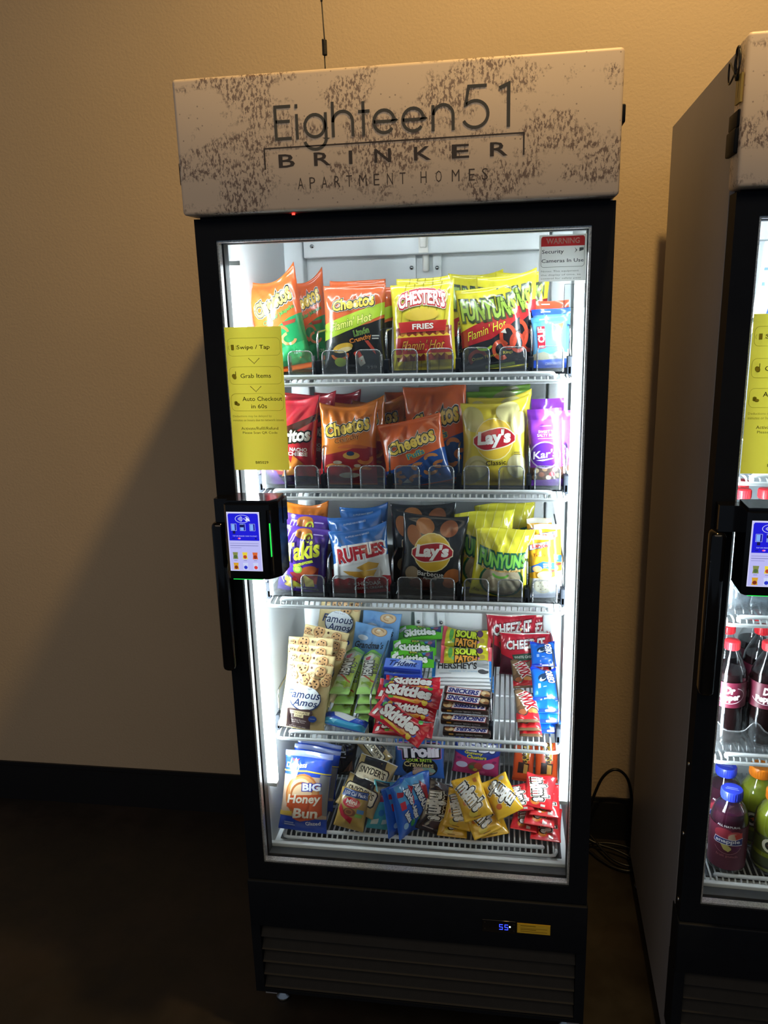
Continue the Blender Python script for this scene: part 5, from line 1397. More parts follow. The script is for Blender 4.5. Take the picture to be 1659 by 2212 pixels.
# kind of pack, place, rotation, size, label, group
ITEMS = [
    ('jalapeno_puffs_bag', (-0.2468, 0.1867, 1.4250), (-0.106, -0.150, 0.121), (0.909, 0.999), 'orange and green snack bag with a peaked corner, behind the yellow sticker', 'snack bags on the top shelf'),
    ('jalapeno_puffs_bag', (-0.2202, 0.2700, 1.4250), (-0.105, -0.048, 0.319), (0.775, 0.980), 'orange and green snack bag turned side-on, second in its column', 'snack bags on the top shelf'),
    ('lime_curls_bag', (-0.1076, 0.1626, 1.4250), (-0.105, 0.002, -0.000), (0.947, 1.001), 'orange and black snack bag with a lime green band, foremost of its column', 'snack bags on the top shelf'),
    ('lime_curls_bag', (-0.0926, 0.1900, 1.4250), (-0.087, 0.052, -0.109), (0.820, 0.971), 'orange and lime snack bag peeking out right behind the black one', 'snack bags on the top shelf'),
    ('lime_curls_bag', (-0.1170, 0.2500, 1.4250), (-0.105, 0.009, 0.069), (0.885, 1.065), 'orange snack bag whose two corners poke above the lime banded one', 'snack bags on the top shelf'),
    ('fries_bag', (0.0266, 0.1585, 1.4250), (-0.105, -0.038, 0.004), (0.932, 1.002), 'yellow snack bag with a red banner and flame band, foremost of its column', 'snack bags on the top shelf'),
    ('fries_bag', (0.0217, 0.1900, 1.4250), (-0.105, 0.000, 0.052), (0.810, 1.062), 'striped yellow snack bag hidden behind the red bannered one', 'snack bags on the top shelf'),
    ('hot_rings_bag', (0.1574, 0.1642, 1.4250), (-0.141, -0.124, -0.052), (0.913, 0.999), 'yellow and black onion ring bag with a slanted red band, foremost', 'snack bags on the top shelf'),
    ('hot_rings_bag', (0.1804, 0.1800, 1.4250), (-0.105, -0.067, -0.237), (0.861, 1.120), 'yellow and black onion ring bag, second from the front', 'snack bags on the top shelf'),
    ('hot_rings_bag', (0.1983, 0.2600, 1.4250), (-0.087, 0.014, -0.280), (0.823, 1.154), 'yellow onion ring bag nearest the warning sticker', 'snack bags on the top shelf'),
    ('hot_rings_bag', (0.1172, 0.3000, 1.4250), (-0.087, -0.005, 0.105), (0.828, 1.158), 'yellow onion ring bag rearmost in its column, only its top in view', 'snack bags on the top shelf'),
    ('energy_bar_pouch', (0.2570, 0.1459, 1.4250), (-0.140, -0.051, 0.007), (0.956, 1.003), 'light blue energy bar pouch with a red tab, foremost of its stack', 'energy bars on the top shelf'),
    ('energy_bar_pouch_dark', (0.2610, 0.1600, 1.4250), (-0.122, -0.040, 0.075), (0.999, 0.996), 'energy bar pouch with a dark blue top, behind the light blue one', 'energy bars on the top shelf'),
    ('energy_bar_pouch_red', (0.2613, 0.2000, 1.4250), (-0.122, -0.022, 0.142), (1.005, 1.001), 'orange red energy bar pouch at the back of the energy bar stack', 'energy bars on the top shelf'),
    ('red_corn_chip_bag', (-0.2444, 0.1294, 1.2110), (-0.123, 0.078, 0.060), (0.992, 1.002), 'red corn chip bag with white lettering, partly behind the yellow sticker', 'snack bags on the second shelf'),
    ('red_corn_chip_bag', (-0.2287, 0.1900, 1.2110), (-0.105, 0.107, -0.081), (0.971, 1.016), 'dark red corn chip bag, second behind the yellow sticker', 'snack bags on the second shelf'),
    ('red_corn_chip_bag', (-0.1855, 0.2900, 1.2110), (-0.087, 0.069, -0.111), (0.917, 0.953), 'red corn chip bag farthest back, beside the orange bags', 'snack bags on the second shelf'),
    ('orange_curls_bag', (-0.1230, 0.1323, 1.2110), (-0.122, 0.015, 0.033), (0.949, 1.000), 'orange and red cheese curl bag, foremost of the second column', 'snack bags on the second shelf'),
    ('orange_curls_bag', (-0.1075, 0.1900, 1.2110), (-0.105, -0.049, -0.047), (0.948, 0.994), 'orange cheese curl bag tucked behind the foremost orange one', 'snack bags on the second shelf'),
    ('orange_curls_bag', (-0.0733, 0.2500, 1.2110), (-0.105, -0.068, -0.133), (0.946, 0.957), 'orange cheese curl bag in shade between the two orange columns', 'snack bags on the second shelf'),
    ('blue_puffs_bag', (0.0170, 0.1240, 1.2110), (-0.160, -0.192, -0.039), (0.963, 0.834), 'orange and blue cheese puff bag tipped over to one side', 'snack bags on the second shelf'),
    ('blue_puffs_bag', (0.0477, 0.1800, 1.2110), (-0.105, -0.047, 0.005), (0.946, 1.187), 'orange and blue cheese puff bag standing tall behind the tipped one', 'snack bags on the second shelf'),
    ('blue_puffs_bag', (-0.0041, 0.2700, 1.2110), (-0.105, -0.056, 0.076), (0.869, 1.067), 'orange cheese puff bag rearmost in the third column', 'snack bags on the second shelf'),
    ('potato_chip_bag', (0.1567, 0.1310, 1.2110), (-0.140, -0.008, 0.001), (0.923, 0.999), 'yellow potato chip bag with a red ribbon logo, foremost', 'snack bags on the second shelf'),
    ('potato_chip_bag', (0.1631, 0.1750, 1.2110), (-0.122, -0.004, -0.052), (0.884, 1.030), 'yellow potato chip bag just behind the foremost yellow one', 'snack bags on the second shelf'),
    ('green_chip_bag', (0.1623, 0.2400, 1.2110), (-0.105, -0.014, 0.001), (0.998, 1.001), 'green chip bag behind the yellow potato chip bags', 'snack bags on the second shelf'),
    ('green_chip_bag', (0.1768, 0.3200, 1.2110), (-0.087, -0.021, 0.002), (0.842, 1.009), 'dark green chip bag at the very back of the yellow column', 'snack bags on the second shelf'),
    ('nut_mix_pouch', (0.2533, 0.1240, 1.2110), (-0.087, -0.047, 0.004), (0.970, 0.976), 'purple nut mix pouch with a round badge, foremost of three', 'nut mix pouches on the second shelf'),
    ('nut_mix_pouch', (0.2711, 0.1550, 1.2110), (-0.087, -0.054, -0.100), (0.960, 0.917), 'purple nut mix pouch nearest the light strip, behind the first', 'nut mix pouches on the second shelf'),
    ('nut_mix_pouch', (0.2594, 0.2000, 1.2110), (-0.087, -0.024, 0.002), (0.961, 1.037), 'purple nut mix pouch at the back, its top folded over', 'nut mix pouches on the second shelf'),
    ('purple_rolled_chip_bag', (-0.2293, 0.1240, 0.9910), (-0.140, 0.109, 0.019), (0.992, 0.942), 'purple rolled chip bag with lime lettering beside the card reader', 'snack bags on the third shelf'),
    ('purple_rolled_chip_bag', (-0.2349, 0.1700, 0.9910), (-0.123, 0.081, 0.025), (0.980, 1.028), 'purple rolled chip bag behind the foremost purple one', 'snack bags on the third shelf'),
    ('orange_curls_bag', (-0.2534, 0.2400, 0.9910), (-0.105, 0.065, 0.028), (0.856, 0.984), 'orange bag showing above the purple bags beside the card reader', 'snack bags on the third shelf'),
    ('ridged_chip_bag', (-0.1002, 0.1246, 0.9910), (-0.158, -0.090, 0.014), (0.985, 0.928), 'blue and white ridged chip bag with a red foot, foremost of three', 'snack bags on the third shelf'),
    ('ridged_chip_bag', (-0.1177, 0.1700, 0.9910), (-0.140, -0.046, 0.059), (0.939, 1.025), 'blue ridged chip bag with a sunken top, second of three', 'snack bags on the third shelf'),
    ('ridged_chip_bag', (-0.1185, 0.2300, 0.9910), (-0.122, 0.014, -0.002), (0.860, 1.047), 'blue ridged chip bag at the back, just under the shelf rail', 'snack bags on the third shelf'),
    ('barbecue_chip_bag', (0.0304, 0.1366, 0.9910), (-0.140, 0.084, -0.012), (0.942, 0.986), 'black barbecue chip bag with a yellow and red logo, foremost', 'snack bags on the third shelf'),
    ('barbecue_chip_bag', (0.0130, 0.1900, 0.9910), (-0.122, -0.002, 0.000), (0.976, 1.038), 'black barbecue chip bag behind the foremost black one', 'snack bags on the third shelf'),
    ('onion_ring_bag', (0.1645, 0.1240, 0.9910), (-0.158, 0.103, -0.016), (0.916, 0.919), 'yellow onion ring bag with a round window, foremost', 'snack bags on the third shelf'),
    ('onion_ring_bag', (0.1334, 0.1750, 0.9910), (-0.122, 0.030, 0.101), (0.967, 1.053), 'yellow onion ring bag tilted behind the black chip bag', 'snack bags on the third shelf'),
    ('onion_ring_bag', (0.1734, 0.2500, 0.9910), (-0.105, 0.016, -0.002), (1.015, 1.039), 'bright yellow onion ring bag at the back, touching the shelf rail', 'snack bags on the third shelf'),
    ('cracker_pack', (0.2521, 0.1240, 0.9910), (-0.105, -0.073, 0.008), (0.958, 0.933), 'yellow cracker pack with a blue sweep, foremost of three', 'cracker packs on the third shelf'),
    ('cracker_pack', (0.2657, 0.1500, 0.9910), (-0.087, -0.062, -0.047), (0.968, 1.045), 'yellow cracker pack in the middle of three', 'cracker packs on the third shelf'),
    ('cracker_pack', (0.2512, 0.1900, 0.9910), (-0.087, -0.050, 0.074), (0.947, 1.053), 'yellow cracker pack at the back with a clear wrinkled top', 'cracker packs on the third shelf'),
    ('cookie_bag', (-0.2382, 0.0940, 0.6980), (-0.421, 0.095, -0.043), (0.973, 0.956), 'cream cookie bag with an oval badge, foremost of its file', 'cookie bags in a leaning file'),
    ('cookie_bag', (-0.2407, 0.1240, 0.6980), (-0.421, 0.090, -0.040), (0.970, 1.009), 'cream cookie bag, second from the front of its file', 'cookie bags in a leaning file'),
    ('cookie_bag', (-0.2451, 0.1580, 0.6980), (-0.419, 0.032, -0.014), (0.990, 1.027), 'cream cookie bag, third from the front of its file', 'cookie bags in a leaning file'),
    ('cookie_bag', (-0.2493, 0.1920, 0.6980), (-0.419, 0.013, -0.006), (1.008, 1.049), 'cream cookie bag, fourth from the front of its file', 'cookie bags in a leaning file'),
    ('cookie_bag', (-0.2427, 0.2260, 0.6980), (-0.423, 0.143, -0.064), (1.022, 0.963), 'cream cookie bag, fifth from the front of its file', 'cookie bags in a leaning file'),
    ('cookie_bag', (-0.2508, 0.2600, 0.6980), (-0.425, 0.164, -0.074), (1.042, 1.020), 'cream cookie bag, sixth from the front of its file', 'cookie bags in a leaning file'),
    ('cookie_bag', (-0.2335, 0.4250, 0.7240), (-0.141, 0.135, -0.019), (1.036, 1.140), 'cream cookie bag standing upright at the back under the shelf', 'cookie bags in a leaning file'),
    ('blue_cookie_bag', (-0.1461, 0.3550, 0.6980), (-0.247, 0.156, -0.039), (0.965, 0.944), 'light blue cookie bag in front of the other light blue one', 'blue cookie bags at the back of the fourth shelf'),
    ('blue_cookie_bag', (-0.1270, 0.4100, 0.6980), (-0.175, 0.097, -0.017), (1.011, 1.041), 'light blue cookie bag against the back wall', 'blue cookie bags at the back of the fourth shelf'),
    ('sour_straw_pack', (-0.1633, 0.1358, 0.7600), (-1.501, 0.001, -0.008), (0.992, 1.077), 'pale green sour straw pack, topmost in the pile beside the cookie bags', 'sour straw packs stacked in two piles'),
    ('sour_straw_pack', (-0.1533, 0.1288, 0.7415), (-1.501, -0.002, 0.025), (0.983, 1.057), 'pale green sour straw pack, second from top in the pile beside the cookie bags', 'sour straw packs stacked in two piles'),
    ('sour_straw_pack', (-0.1603, 0.1218, 0.7230), (-1.501, 0.000, -0.000), (0.986, 1.036), 'pale green sour straw pack, third from top in the pile beside the cookie bags', 'sour straw packs stacked in two piles'),
    ('sour_straw_pack', (-0.1553, 0.1148, 0.7045), (-1.501, -0.003, 0.039), (0.978, 1.016), 'pale green sour straw pack, lowest in the pile beside the cookie bags', 'sour straw packs stacked in two piles'),
    ('sour_straw_pack', (-0.1070, 0.1405, 0.7600), (-1.501, -0.005, 0.072), (0.973, 0.999), 'pale green sour straw pack, topmost in the pile beside the steel divider', 'sour straw packs stacked in two piles'),
    ('sour_straw_pack', (-0.1040, 0.1335, 0.7415), (-1.501, -0.005, 0.069), (0.971, 0.979), 'pale green sour straw pack, second from top in the pile beside the steel divider', 'sour straw packs stacked in two piles'),
    ('sour_straw_pack', (-0.1090, 0.1265, 0.7230), (-1.501, -0.004, 0.054), (0.970, 0.957), 'pale green sour straw pack, third from top in the pile beside the steel divider', 'sour straw packs stacked in two piles'),
    ('sour_straw_pack', (-0.1030, 0.1195, 0.7045), (-1.501, -0.007, 0.104), (0.964, 0.940), 'pale green sour straw pack, lowest in the pile beside the steel divider', 'sour straw packs stacked in two piles'),
    ('rice_treat', (-0.1486, 0.0943, 0.7060), (-1.091, 0.099, -0.188), (1.004, 0.677), 'blue rice treat wrapper with a white swoosh, lying at the shelf front', None),
    ('green_candy_pouch', (-0.0226, 0.4179, 0.7640), (-1.085, -0.055, 0.035), (1.048, 0.793), 'green candy pouch at the back of its file, lettering turned over', 'green candy pouches behind the gum'),
    ('green_candy_pouch', (-0.0275, 0.3410, 0.7560), (-1.016, -0.064, 0.033), (0.991, 0.863), 'green candy pouch in the middle of its file', 'green candy pouches behind the gum'),
    ('green_candy_pouch', (-0.0257, 0.2780, 0.7560), (-1.014, -0.049, 0.044), (0.958, 0.872), 'green candy pouch just behind the blue gum packs', 'green candy pouches behind the gum'),
    ('gum_pack', (-0.0395, 0.2177, 0.7790), (-1.118, 0.022, -0.045), (1.006, 0.666), 'blue gum pack with a white flash, on top of its pile', 'gum packs in a blue pile'),
    ('gum_pack', (-0.0406, 0.2228, 0.7600), (-1.396, -0.004, 0.023), (1.008, 0.803), 'plain blue gum pack in the middle of its pile', 'gum packs in a blue pile'),
    ('gum_pack', (-0.0400, 0.2232, 0.7410), (-1.396, -0.004, 0.023), (1.011, 0.795), 'blue gum pack at the bottom of its pile, nearest the red candy', 'gum packs in a blue pile'),
    ('red_candy_pouch', (-0.0136, 0.1727, 0.7560), (-1.047, 0.001, -0.003), (0.973, 0.673), 'red candy pouch at the back of the red heap, mostly hidden', 'red candy pouches tumbled at the shelf front'),
    ('red_candy_pouch', (-0.0207, 0.1322, 0.7460), (-1.017, 0.077, -0.124), (1.128, 0.952), 'red candy pouch lying level, upper of the two in full view', 'red candy pouches tumbled at the shelf front'),
    ('red_candy_pouch', (-0.0150, 0.1130, 0.7240), (-1.051, 0.063, -0.110), (0.905, 0.738), 'red candy pouch pinched between the two fully seen ones', 'red candy pouches tumbled at the shelf front'),
    ('red_candy_pouch', (-0.0404, 0.0607, 0.7240), (-0.985, 0.330, -0.454), (1.028, 1.039), 'red candy pouch sliding over the front shelf rail', 'red candy pouches tumbled at the shelf front'),
    ('red_candy_pouch', (-0.0244, 0.0772, 0.7040), (-1.222, 0.017, -0.047), (1.016, 0.749), 'dark red candy pouch underneath the sliding one', 'red candy pouches tumbled at the shelf front'),
    ('sour_candy_pouch', (0.0864, 0.4097, 0.7490), (-0.963, 0.065, -0.059), (1.027, 0.965), 'yellow and pink sour candy pouch at the back', 'yellow sour candy pouches behind the chocolate'),
    ('sour_candy_pouch', (0.0919, 0.3221, 0.7490), (-0.960, 0.021, 0.006), (1.017, 0.813), 'yellow and pink sour candy pouch just behind the white chocolate bars', 'yellow sour candy pouches behind the chocolate'),
    ('white_chocolate_bar', (0.0862, 0.2545, 0.7500), (-1.396, -0.006, 0.035), (1.025, 1.035), 'white wrapped chocolate bar, topmost in its slipped stack', 'white chocolate bars in a slipped stack'),
    ('white_chocolate_bar', (0.0872, 0.2568, 0.7400), (-1.396, -0.006, 0.034), (1.028, 1.030), 'white wrapped chocolate bar, second in its slipped stack', 'white chocolate bars in a slipped stack'),
    ('white_chocolate_bar', (0.0883, 0.2590, 0.7300), (-1.396, -0.006, 0.034), (1.030, 1.026), 'white wrapped chocolate bar, third in its slipped stack', 'white chocolate bars in a slipped stack'),
    ('white_chocolate_bar', (0.0894, 0.2611, 0.7200), (-1.396, -0.006, 0.033), (1.032, 1.022), 'white wrapped chocolate bar, fourth in its slipped stack', 'white chocolate bars in a slipped stack'),
    ('white_chocolate_bar', (0.0904, 0.2632, 0.7100), (-1.396, -0.006, 0.031), (1.035, 1.017), 'white wrapped chocolate bar, fifth in its slipped stack', 'white chocolate bars in a slipped stack'),
    ('nougat_bar', (0.1056, 0.1246, 0.7730), (-0.735, 0.064, -0.057), (1.003, 0.626), 'brown nougat bar, topmost with lettering upright', 'brown nougat bars in a pile'),
    ('nougat_bar', (0.1040, 0.1178, 0.7600), (-0.735, 0.065, -0.059), (1.001, 0.622), 'brown nougat bar, second from the top, lettering upright', 'brown nougat bars in a pile'),
    ('nougat_bar_turned_x', (0.1007, 0.1089, 0.7470), (-1.327, 0.008, -0.032), (1.004, 0.891), 'brown nougat bar, third from the top, lettering turned over', 'brown nougat bars in a pile'),
    ('nougat_bar_turned', (0.1002, 0.1000, 0.7250), (-1.327, 0.011, -0.043), (1.002, 0.770), 'brown nougat bar, fourth from the top, lettering turned over', 'brown nougat bars in a pile'),
    ('nougat_bar_turned', (0.1052, 0.0919, 0.7050), (-1.326, 0.002, -0.007), (0.997, 0.652), 'brown nougat bar, lowest, on the shelf', 'brown nougat bars in a pile'),
    ('cheese_cracker_bag', (0.2244, 0.3850, 0.6980), (-0.244, -0.016, -0.066), (1.010, 0.753), 'red cheese cracker bag with white slanted lettering, foremost', 'red cracker bags at the back of the fourth shelf'),
    ('cheese_cracker_bag', (0.1957, 0.4250, 0.6980), (-0.210, -0.033, -0.063), (1.036, 0.965), 'red cheese cracker bag leaning behind the foremost red one', 'red cracker bags at the back of the fourth shelf'),
    ('cheese_cracker_bag', (0.2562, 0.4450, 0.6980), (-0.140, -0.031, -0.240), (0.738, 0.926), 'red cheese cracker bag in the back corner', 'red cracker bags at the back of the fourth shelf'),
    ('caramel_bar', (0.2213, 0.2855, 0.7160), (-1.084, -0.042, 0.079), (0.965, 0.759), 'brown caramel bar with red lettering, behind the other', 'caramel bars in a line'),
    ('caramel_bar', (0.2269, 0.1037, 0.7340), (-1.396, -0.008, 0.047), (0.996, 1.017), 'brown caramel bar with red lettering, on top of the front pile', 'caramel bars in a line'),
    ('caramel_bar', (0.2299, 0.1031, 0.7160), (-1.396, -0.003, 0.050), (0.997, 0.956), 'caramel bar whose red end shows, second in the front pile', 'caramel bars in a line'),
    ('caramel_bar', (0.2330, 0.1044, 0.7020), (-1.396, 0.005, 0.042), (0.958, 0.934), 'caramel bar at the bottom of the front pile', 'caramel bars in a line'),
    ('sandwich_cookie_pack_turned', (0.2667, 0.3280, 0.7490), (-0.908, -0.031, 0.040), (1.034, 0.688), 'blue sandwich cookie pack at the back, lettering turned sideways', 'blue cookie packs down the edge'),
    ('sandwich_cookie_pack', (0.2644, 0.1617, 0.7520), (-1.187, -0.017, 0.043), (0.989, 0.986), 'bright blue sandwich cookie pack in full view', 'blue cookie packs down the edge'),
    ('sandwich_cookie_pack', (0.2655, 0.1375, 0.7380), (-1.361, -0.005, 0.024), (0.944, 1.031), 'blue sandwich cookie pack, second in the front pile', 'blue cookie packs down the edge'),
    ('sandwich_cookie_pack', (0.2671, 0.1253, 0.7210), (-1.396, -0.003, 0.019), (0.940, 1.071), 'blue sandwich cookie pack, third in the front pile', 'blue cookie packs down the edge'),
    ('sandwich_cookie_pack', (0.2690, 0.1170, 0.7040), (-1.431, -0.002, 0.017), (0.938, 1.082), 'blue sandwich cookie pack at the bottom of the front pile', 'blue cookie packs down the edge'),
    ('honey_bun_pack', (-0.2456, 0.0828, 0.4610), (-0.419, 0.051, -0.023), (1.012, 1.099), 'blue ended honey bun pack, foremost of three', 'honey bun packs'),
    ('honey_bun_pack', (-0.2502, 0.1650, 0.4610), (-0.386, 0.111, -0.045), (1.031, 0.890), 'honey bun pack in the middle of three', 'honey bun packs'),
    ('honey_bun_pack', (-0.2524, 0.2100, 0.4610), (-0.351, 0.104, -0.038), (0.991, 0.819), 'honey bun pack at the back, its blue top under the shelf rail', 'honey bun packs'),
    ('dark_snack_pack', (-0.1988, 0.3000, 0.4610), (-0.214, 0.211, 0.303), (1.010, 1.000), 'black snack pack standing between honey buns and pretzels', None),
    ('pretzel_bag', (-0.1430, 0.3000, 0.5170), (-0.779, 0.650, -0.538), (1.031, 0.600), 'tan pretzel bag at the back, just under the shelf rail', 'tan pretzel bags'),
    ('pretzel_bag', (-0.1149, 0.1381, 0.5270), (-0.895, 0.193, -0.235), (0.988, 0.994), 'tan pretzel bag tilted, middle of three', 'tan pretzel bags'),
    ('pretzel_bag', (-0.1348, 0.0989, 0.5070), (-0.870, 0.235, -0.269), (1.015, 0.921), 'tan pretzel bag tilted, foremost of three', 'tan pretzel bags'),
    ('mini_pretzel_bag', (-0.1438, 0.0771, 0.4790), (-0.531, 0.155, -0.090), (1.008, 1.053), 'small gold and red mini pretzel bag at the front', None),
    ('turquoise_bites_bag', (-0.0837, 0.1068, 0.4610), (-0.335, 0.345, 0.407), (1.073, 1.042), 'turquoise gummy bite bag standing beside the pretzels', 'gummy bite bags standing on edge'),
    ('blue_bites_bag', (-0.0356, 0.1058, 0.4610), (-0.210, 0.083, 0.995), (1.083, 0.952), 'blue gummy bite bag nearest the turquoise one', 'gummy bite bags standing on edge'),
    ('blue_bites_bag', (-0.0137, 0.1051, 0.4610), (-0.210, 0.033, 1.040), (1.080, 1.047), 'blue gummy bite bag in the middle of three blue ones', 'gummy bite bags standing on edge'),
    ('blue_bites_bag', (0.0018, 0.1177, 0.4610), (-0.245, 0.064, 0.595), (0.967, 1.049), 'blue gummy bite bag with lettering down its face', 'gummy bite bags standing on edge'),
    ('dark_candy_pouch', (0.0236, 0.1076, 0.4610), (-0.543, 0.432, 0.171), (1.006, 1.003), 'dark brown candy pouch with white lettering down its side', None),
    ('gummy_crawler_bag', (-0.0186, 0.3100, 0.4610), (-0.244, 0.015, -0.004), (0.999, 0.745), 'blue gummy crawler bag standing at the back', None),
    ('gummy_cluster_bag', (0.1123, 0.3350, 0.4610), (-0.210, 0.091, -0.019), (0.997, 0.747), 'blue and pink gummy cluster bag standing at the back', None),
    ('peanut_cup_pack', (0.2226, 0.3182, 0.4610), (-0.385, 0.061, -0.025), (0.978, 0.998), 'orange peanut butter cup pack beside the pink gummy bag', 'peanut butter cup packs'),
    ('peanut_cup_pack', (0.2778, 0.3184, 0.4610), (-0.384, 0.007, -0.003), (1.057, 1.024), 'orange peanut butter cup pack nearest the light strip', 'peanut butter cup packs'),
    ('yellow_candy_pouch', (0.0826, 0.0908, 0.4870), (-0.843, 0.098, -0.109), (0.967, 0.961), 'yellow candy pouch slipped under the foremost ones', 'yellow candy pouches in a heap'),
    ('yellow_candy_pouch', (0.1308, 0.0811, 0.5220), (-0.804, -0.268, 0.268), (0.994, 1.063), 'yellow candy pouch with upright white lettering, on top', 'yellow candy pouches in a heap'),
    ('yellow_candy_pouch_turned', (0.1947, 0.1004, 0.5220), (-0.831, -0.348, 0.358), (0.969, 0.982), 'yellow candy pouch with lettering turned over, on top', 'yellow candy pouches in a heap'),
    ('yellow_candy_pouch', (0.1507, 0.0828, 0.4850), (-1.065, -0.247, 0.416), (1.044, 0.968), 'yellow candy pouch under the topmost pair', 'yellow candy pouches in a heap'),
    ('yellow_candy_pouch', (0.1638, 0.1026, 0.4670), (-1.162, -0.093, 0.281), (0.965, 1.067), 'yellow candy pouch at the front foot of the heap', 'yellow candy pouches in a heap'),
    ('yellow_candy_pouch', (0.0737, 0.0924, 0.4650), (-1.222, 0.015, -0.042), (1.015, 0.932), 'yellow candy pouch lowest at the dark pouch side', 'yellow candy pouches in a heap'),
    ('scarlet_candy_pouch', (0.2490, 0.1255, 0.5250), (-0.809, 0.105, -0.109), (0.989, 0.833), 'red candy pouch with white lettering, on top of the pile', 'red candy pouches in a pile'),
    ('scarlet_candy_pouch', (0.2167, 0.1224, 0.5170), (-0.877, -0.088, 0.106), (0.861, 0.678), 'red candy pouch half hidden behind the yellow ones', 'red candy pouches in a pile'),
    ('scarlet_candy_pouch', (0.2642, 0.1200, 0.5090), (-1.153, 0.033, -0.075), (0.997, 0.907), 'red candy pouch, second in its pile', 'red candy pouches in a pile'),
    ('scarlet_candy_pouch', (0.2528, 0.1103, 0.4930), (-1.330, 0.041, -0.111), (1.000, 1.095), 'red candy pouch, third in its pile', 'red candy pouches in a pile'),
    ('scarlet_candy_pouch', (0.2210, 0.1135, 0.4770), (-1.364, 0.031, -0.146), (0.889, 1.073), 'red candy pouch lying toward the yellow heap', 'red candy pouches in a pile'),
    ('scarlet_candy_pouch', (0.2661, 0.0989, 0.4670), (-1.432, 0.012, -0.082), (0.999, 1.108), 'red candy pouch at the bottom of the pile', 'red candy pouches in a pile'),
]
NAMES = {}
CATS = {}
for k, nm, ct in (
        ('jalapeno_puffs_bag', 'snack_bag', 'snack bag'), ('lime_curls_bag', 'snack_bag', 'snack bag'), ('fries_bag', 'snack_bag', 'snack bag'), ('hot_rings_bag', 'snack_bag', 'snack bag'),
        ('energy_bar_pouch', 'energy_bar', 'energy bar'), ('energy_bar_pouch_dark', 'energy_bar', 'energy bar'), ('energy_bar_pouch_red', 'energy_bar', 'energy bar'),
        ('red_corn_chip_bag', 'corn_chip_bag', 'chip bag'), ('orange_curls_bag', 'cheese_curl_bag', 'snack bag'), ('blue_puffs_bag', 'cheese_puff_bag', 'snack bag'), ('potato_chip_bag', 'potato_chip_bag', 'chip bag'), ('green_chip_bag', 'potato_chip_bag', 'chip bag'),
        ('nut_mix_pouch', 'nut_mix_pouch', 'nut mix'), ('purple_rolled_chip_bag', 'rolled_chip_bag', 'chip bag'), ('ridged_chip_bag', 'ridged_chip_bag', 'chip bag'), ('barbecue_chip_bag', 'barbecue_chip_bag', 'chip bag'), ('onion_ring_bag', 'onion_ring_bag', 'snack bag'), ('cracker_pack', 'cracker_pack', 'crackers'),
        ('cookie_bag', 'cookie_bag', 'cookies'), ('blue_cookie_bag', 'cookie_bag', 'cookies'), ('sour_straw_pack', 'sour_straw_pack', 'candy'), ('rice_treat', 'rice_treat', 'snack bar'), ('green_candy_pouch', 'candy_pouch', 'candy'), ('gum_pack', 'gum_pack', 'gum'), ('red_candy_pouch', 'candy_pouch', 'candy'), ('sour_candy_pouch', 'candy_pouch', 'candy'),
        ('white_chocolate_bar', 'white_chocolate_bar', 'chocolate bar'), ('nougat_bar', 'nougat_bar', 'chocolate bar'), ('nougat_bar_turned', 'nougat_bar', 'chocolate bar'), ('nougat_bar_turned_x', 'nougat_bar', 'chocolate bar'), ('cheese_cracker_bag', 'cheese_cracker_bag', 'crackers'), ('caramel_bar', 'caramel_bar', 'chocolate bar'), ('sandwich_cookie_pack', 'sandwich_cookie_pack', 'cookies'), ('sandwich_cookie_pack_turned', 'sandwich_cookie_pack', 'cookies'),
        ('honey_bun_pack', 'honey_bun_pack', 'pastry'), ('dark_snack_pack', 'snack_pack', 'snack pack'), ('pretzel_bag', 'pretzel_bag', 'pretzels'), ('mini_pretzel_bag', 'pretzel_bag', 'pretzels'), ('turquoise_bites_bag', 'gummy_bag', 'candy'), ('blue_bites_bag', 'gummy_bag', 'candy'), ('dark_candy_pouch', 'candy_pouch', 'candy'), ('yellow_candy_pouch', 'candy_pouch', 'candy'), ('yellow_candy_pouch_turned', 'candy_pouch', 'candy'), ('scarlet_candy_pouch', 'candy_pouch', 'candy'),
        ('gummy_crawler_bag', 'gummy_bag', 'candy'), ('gummy_cluster_bag', 'gummy_bag', 'candy'), ('peanut_cup_pack', 'peanut_cup_pack', 'candy')):
    NAMES[k] = nm
    CATS[k] = ct


# ------------------------------------------------------------------ placing the packs
first_of = {}
for kind, loc, rot, sc, label, group in ITEMS:
    name = NAMES[kind]
    if kind in first_of:
        o = first_of[kind].copy()
    else:
        o = bpy.data.objects.new(name, P[kind])
        first_of[kind] = o
    C.objects.link(o)
    o.location = loc
    o.rotation_euler = rot
    o.scale = (sc[0], 1.0, sc[1])
    for k in ('label', 'category', 'group'):
        if k in o.keys():
            del o[k]
    tag(o, label, CATS[kind], group)


# ------------------------------------------------------------------ bottles in the drinks fridge
def bottle_label(mb, r, z0, z1, base, cmds, turn=0.0):
    w, h = 2 * PI * r, z1 - z0

    def wrap(x, y):
        a = x / r - PI / 2 + turn
        return r * math.cos(a), r * math.sin(a), z0 + y
    sf = Surf(lines(48, -w / 2, w / 2), lines(4, 0, h), wrap)
    vs = [q for row in sf.p for q in row]
    n = 49
    mb.add(vs, [(j * n + i, j * n + i + 1, (j + 1) * n + i + 1, (j + 1) * n + i) for j in range(4) for i in range(48)], 0, lin(base), True)
    draw(mb, sf, w, h, cmds, 0, 2e-4, 5e-5)


def part(mb, name, m, root):
    return mb.build(name, m, root, sharp=50)


